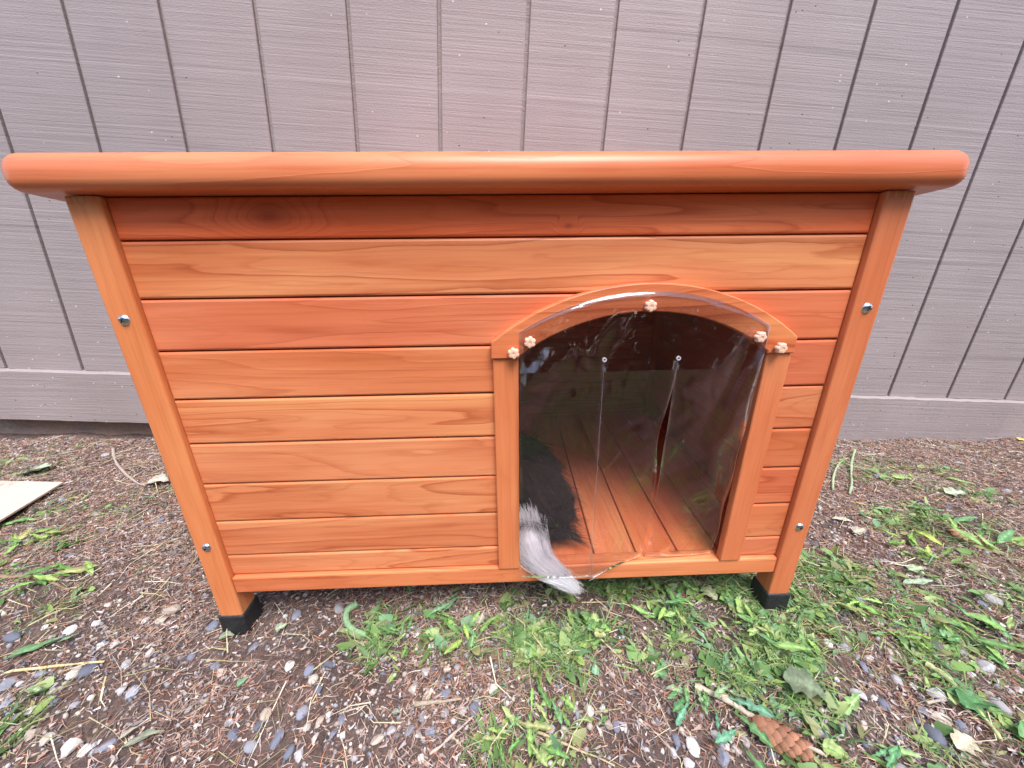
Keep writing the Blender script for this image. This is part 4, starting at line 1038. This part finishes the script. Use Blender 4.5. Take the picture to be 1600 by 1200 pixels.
pine_cone(1213, 1160, 84, -0.55, 'reddish brown pine cone lying by the thick twig at the bottom', (0.40, 0.19, 0.11))
pine_cone(1505, 845, 40, -0.9, 'small tan pine cone half hidden among leaves on the right', (0.45, 0.27, 0.17))

# rough lawn in front of the shed, behind the camera (mirrored in the flap)
n = 70000; x = RNG.uniform(-3.2, 3.4, n); y = RNG.uniform(-4.8, -0.5, n); k = vnoise(x, y, .45, 51) + 0.5 * vnoise(x, y, .15, 52) > RNG.uniform(-1.1, .3, n); x, y = x[k], y[k]; n = len(x)
L = RNG.uniform(0.03, 0.09, n); th = RNG.uniform(0, 6.28, n); t = np.linspace(0, 1, 3)
P = np.stack([x[:, None] + np.cos(th)[:, None] * L[:, None] * t * .7, y[:, None] + np.sin(th)[:, None] * L[:, None] * t * .7, gz(x, y)[:, None] + L[:, None] * (t - .5 * t * t)], 2)
V, Fc, Cc = ribbons(P, RNG.uniform(.005, .012, n), GP[RNG.integers(0, len(GP), n)] * RNG.uniform(.4, 1.1, (n, 1)))
o = link('lawn', mesh_np('lawn', V, Fc, M_GREEN, True, Cc)); o['kind'] = 'stuff'; o['label'] = 'rough lawn across the yard'

# ------------------------------------------------------------------ trees behind the photographer: they close off the low sky
M_BARK = plain_mat('bark', (0.12, 0.085, 0.065), 0.9, vary=0.4, bump=0.8, scale=30)
def tree(x, y, h, r, label, pal, n=2600):
    z0 = float(gz(x, y)); t = thing('tree', label, 'tree', (x, y, z0), 'trees across the yard')
    V, F_, m_ = tube([(0, 0, -0.1), (0.05, 0, h * .3), (0, 0.08, h * .6), (0, 0, h * .92)], [h * .03, h * .022, h * .014, h * .004], 9)
    link('trunk', mesh_np('trunk', V, F_, M_BARK, True), t)
    d = RNG.normal(size=(n, 3)); d /= np.linalg.norm(d, axis=1, keepdims=True); rad = RNG.random(n) ** 0.45
    cen = d * rad[:, None] * np.array((r, r, h * .48)); cen += 0.25 * r * np.stack([vnoise(cen[:, 1], cen[:, 2], .6, 41), vnoise(cen[:, 0], cen[:, 2], .6, 42), vnoise(cen[:, 0], cen[:, 1], .6, 43)], 1)
    cen[:, 2] += h * .52; cen[:, 2] = np.maximum(cen[:, 2], 0.12)
    a1 = RNG.normal(size=(n, 3)); a1 /= np.linalg.norm(a1, axis=1, keepdims=True); a2 = np.cross(a1, RNG.normal(size=(n, 3))); a2 /= np.linalg.norm(a2, axis=1, keepdims=True)
    s = RNG.uniform(0.10, 0.22, n)[:, None]
    V = np.stack([cen - a1 * s, cen + a2 * s * .5, cen + a1 * s, cen - a2 * s * .5], 1).reshape(-1, 3)
    c = pal[RNG.integers(len(pal), size=n)] * RNG.uniform(.6, 1.3, (n, 1))
    link('crown', mesh_np('crown', V, np.arange(n * 4).reshape(n, 4), M_GREEN, False, np.repeat(c, 4, 0)), t)
# clipped hedge below the trees
def hedge():
    t = thing('hedge', 'long dark green hedge across the yard facing the shed wall', 'hedge', (0, -5.2, 0))
    n = 15000; x = RNG.uniform(-9, 10, n); yy = RNG.uniform(-.5, .5, n); z = RNG.uniform(.05, 1.0, n) ** .8 * (3.0 + .4 * vnoise(x, 0 * x, .8, 61)); cen = np.stack([x, yy, z + gz(x, yy - 5.2)], 1)
    a1 = RNG.normal(size=(n, 3)); a1 /= np.linalg.norm(a1, axis=1, keepdims=True); a2 = np.cross(a1, RNG.normal(size=(n, 3))); a2 /= np.linalg.norm(a2, axis=1, keepdims=True)
    s = RNG.uniform(.07, .15, n)[:, None]; V = np.stack([cen - a1 * s, cen + a2 * s * .55, cen + a1 * s, cen - a2 * s * .55], 1).reshape(-1, 3)
    link('foliage', mesh_np('foliage', V, np.arange(n * 4).reshape(n, 4), M_GREEN, False, np.repeat(np.array((.055, .10, .035)) * RNG.uniform(.5, 1.5, (n, 1)), 4, 0)), t)
hedge()
TP = np.array([(0.05, 0.10, 0.03), (0.07, 0.13, 0.04), (0.04, 0.08, 0.03)])
for (x, y, h, r, lab) in ((-5.6, -8.0, 5.0, 2.3, 'low spreading tree farthest left across the yard'), (-2.0, -8.6, 6.0, 2.4, 'rounded green tree second from the left across the yard'), (1.6, -8.2, 5.4, 2.3, 'rounded green tree straight across the yard'), (4.9, -8.8, 6.4, 2.5, 'tallest tree across the yard, second from the right'), (8.2, -7.6, 4.9, 2.3, 'low spreading tree farthest right across the yard')):
    tree(x, y, h, r, lab, TP)
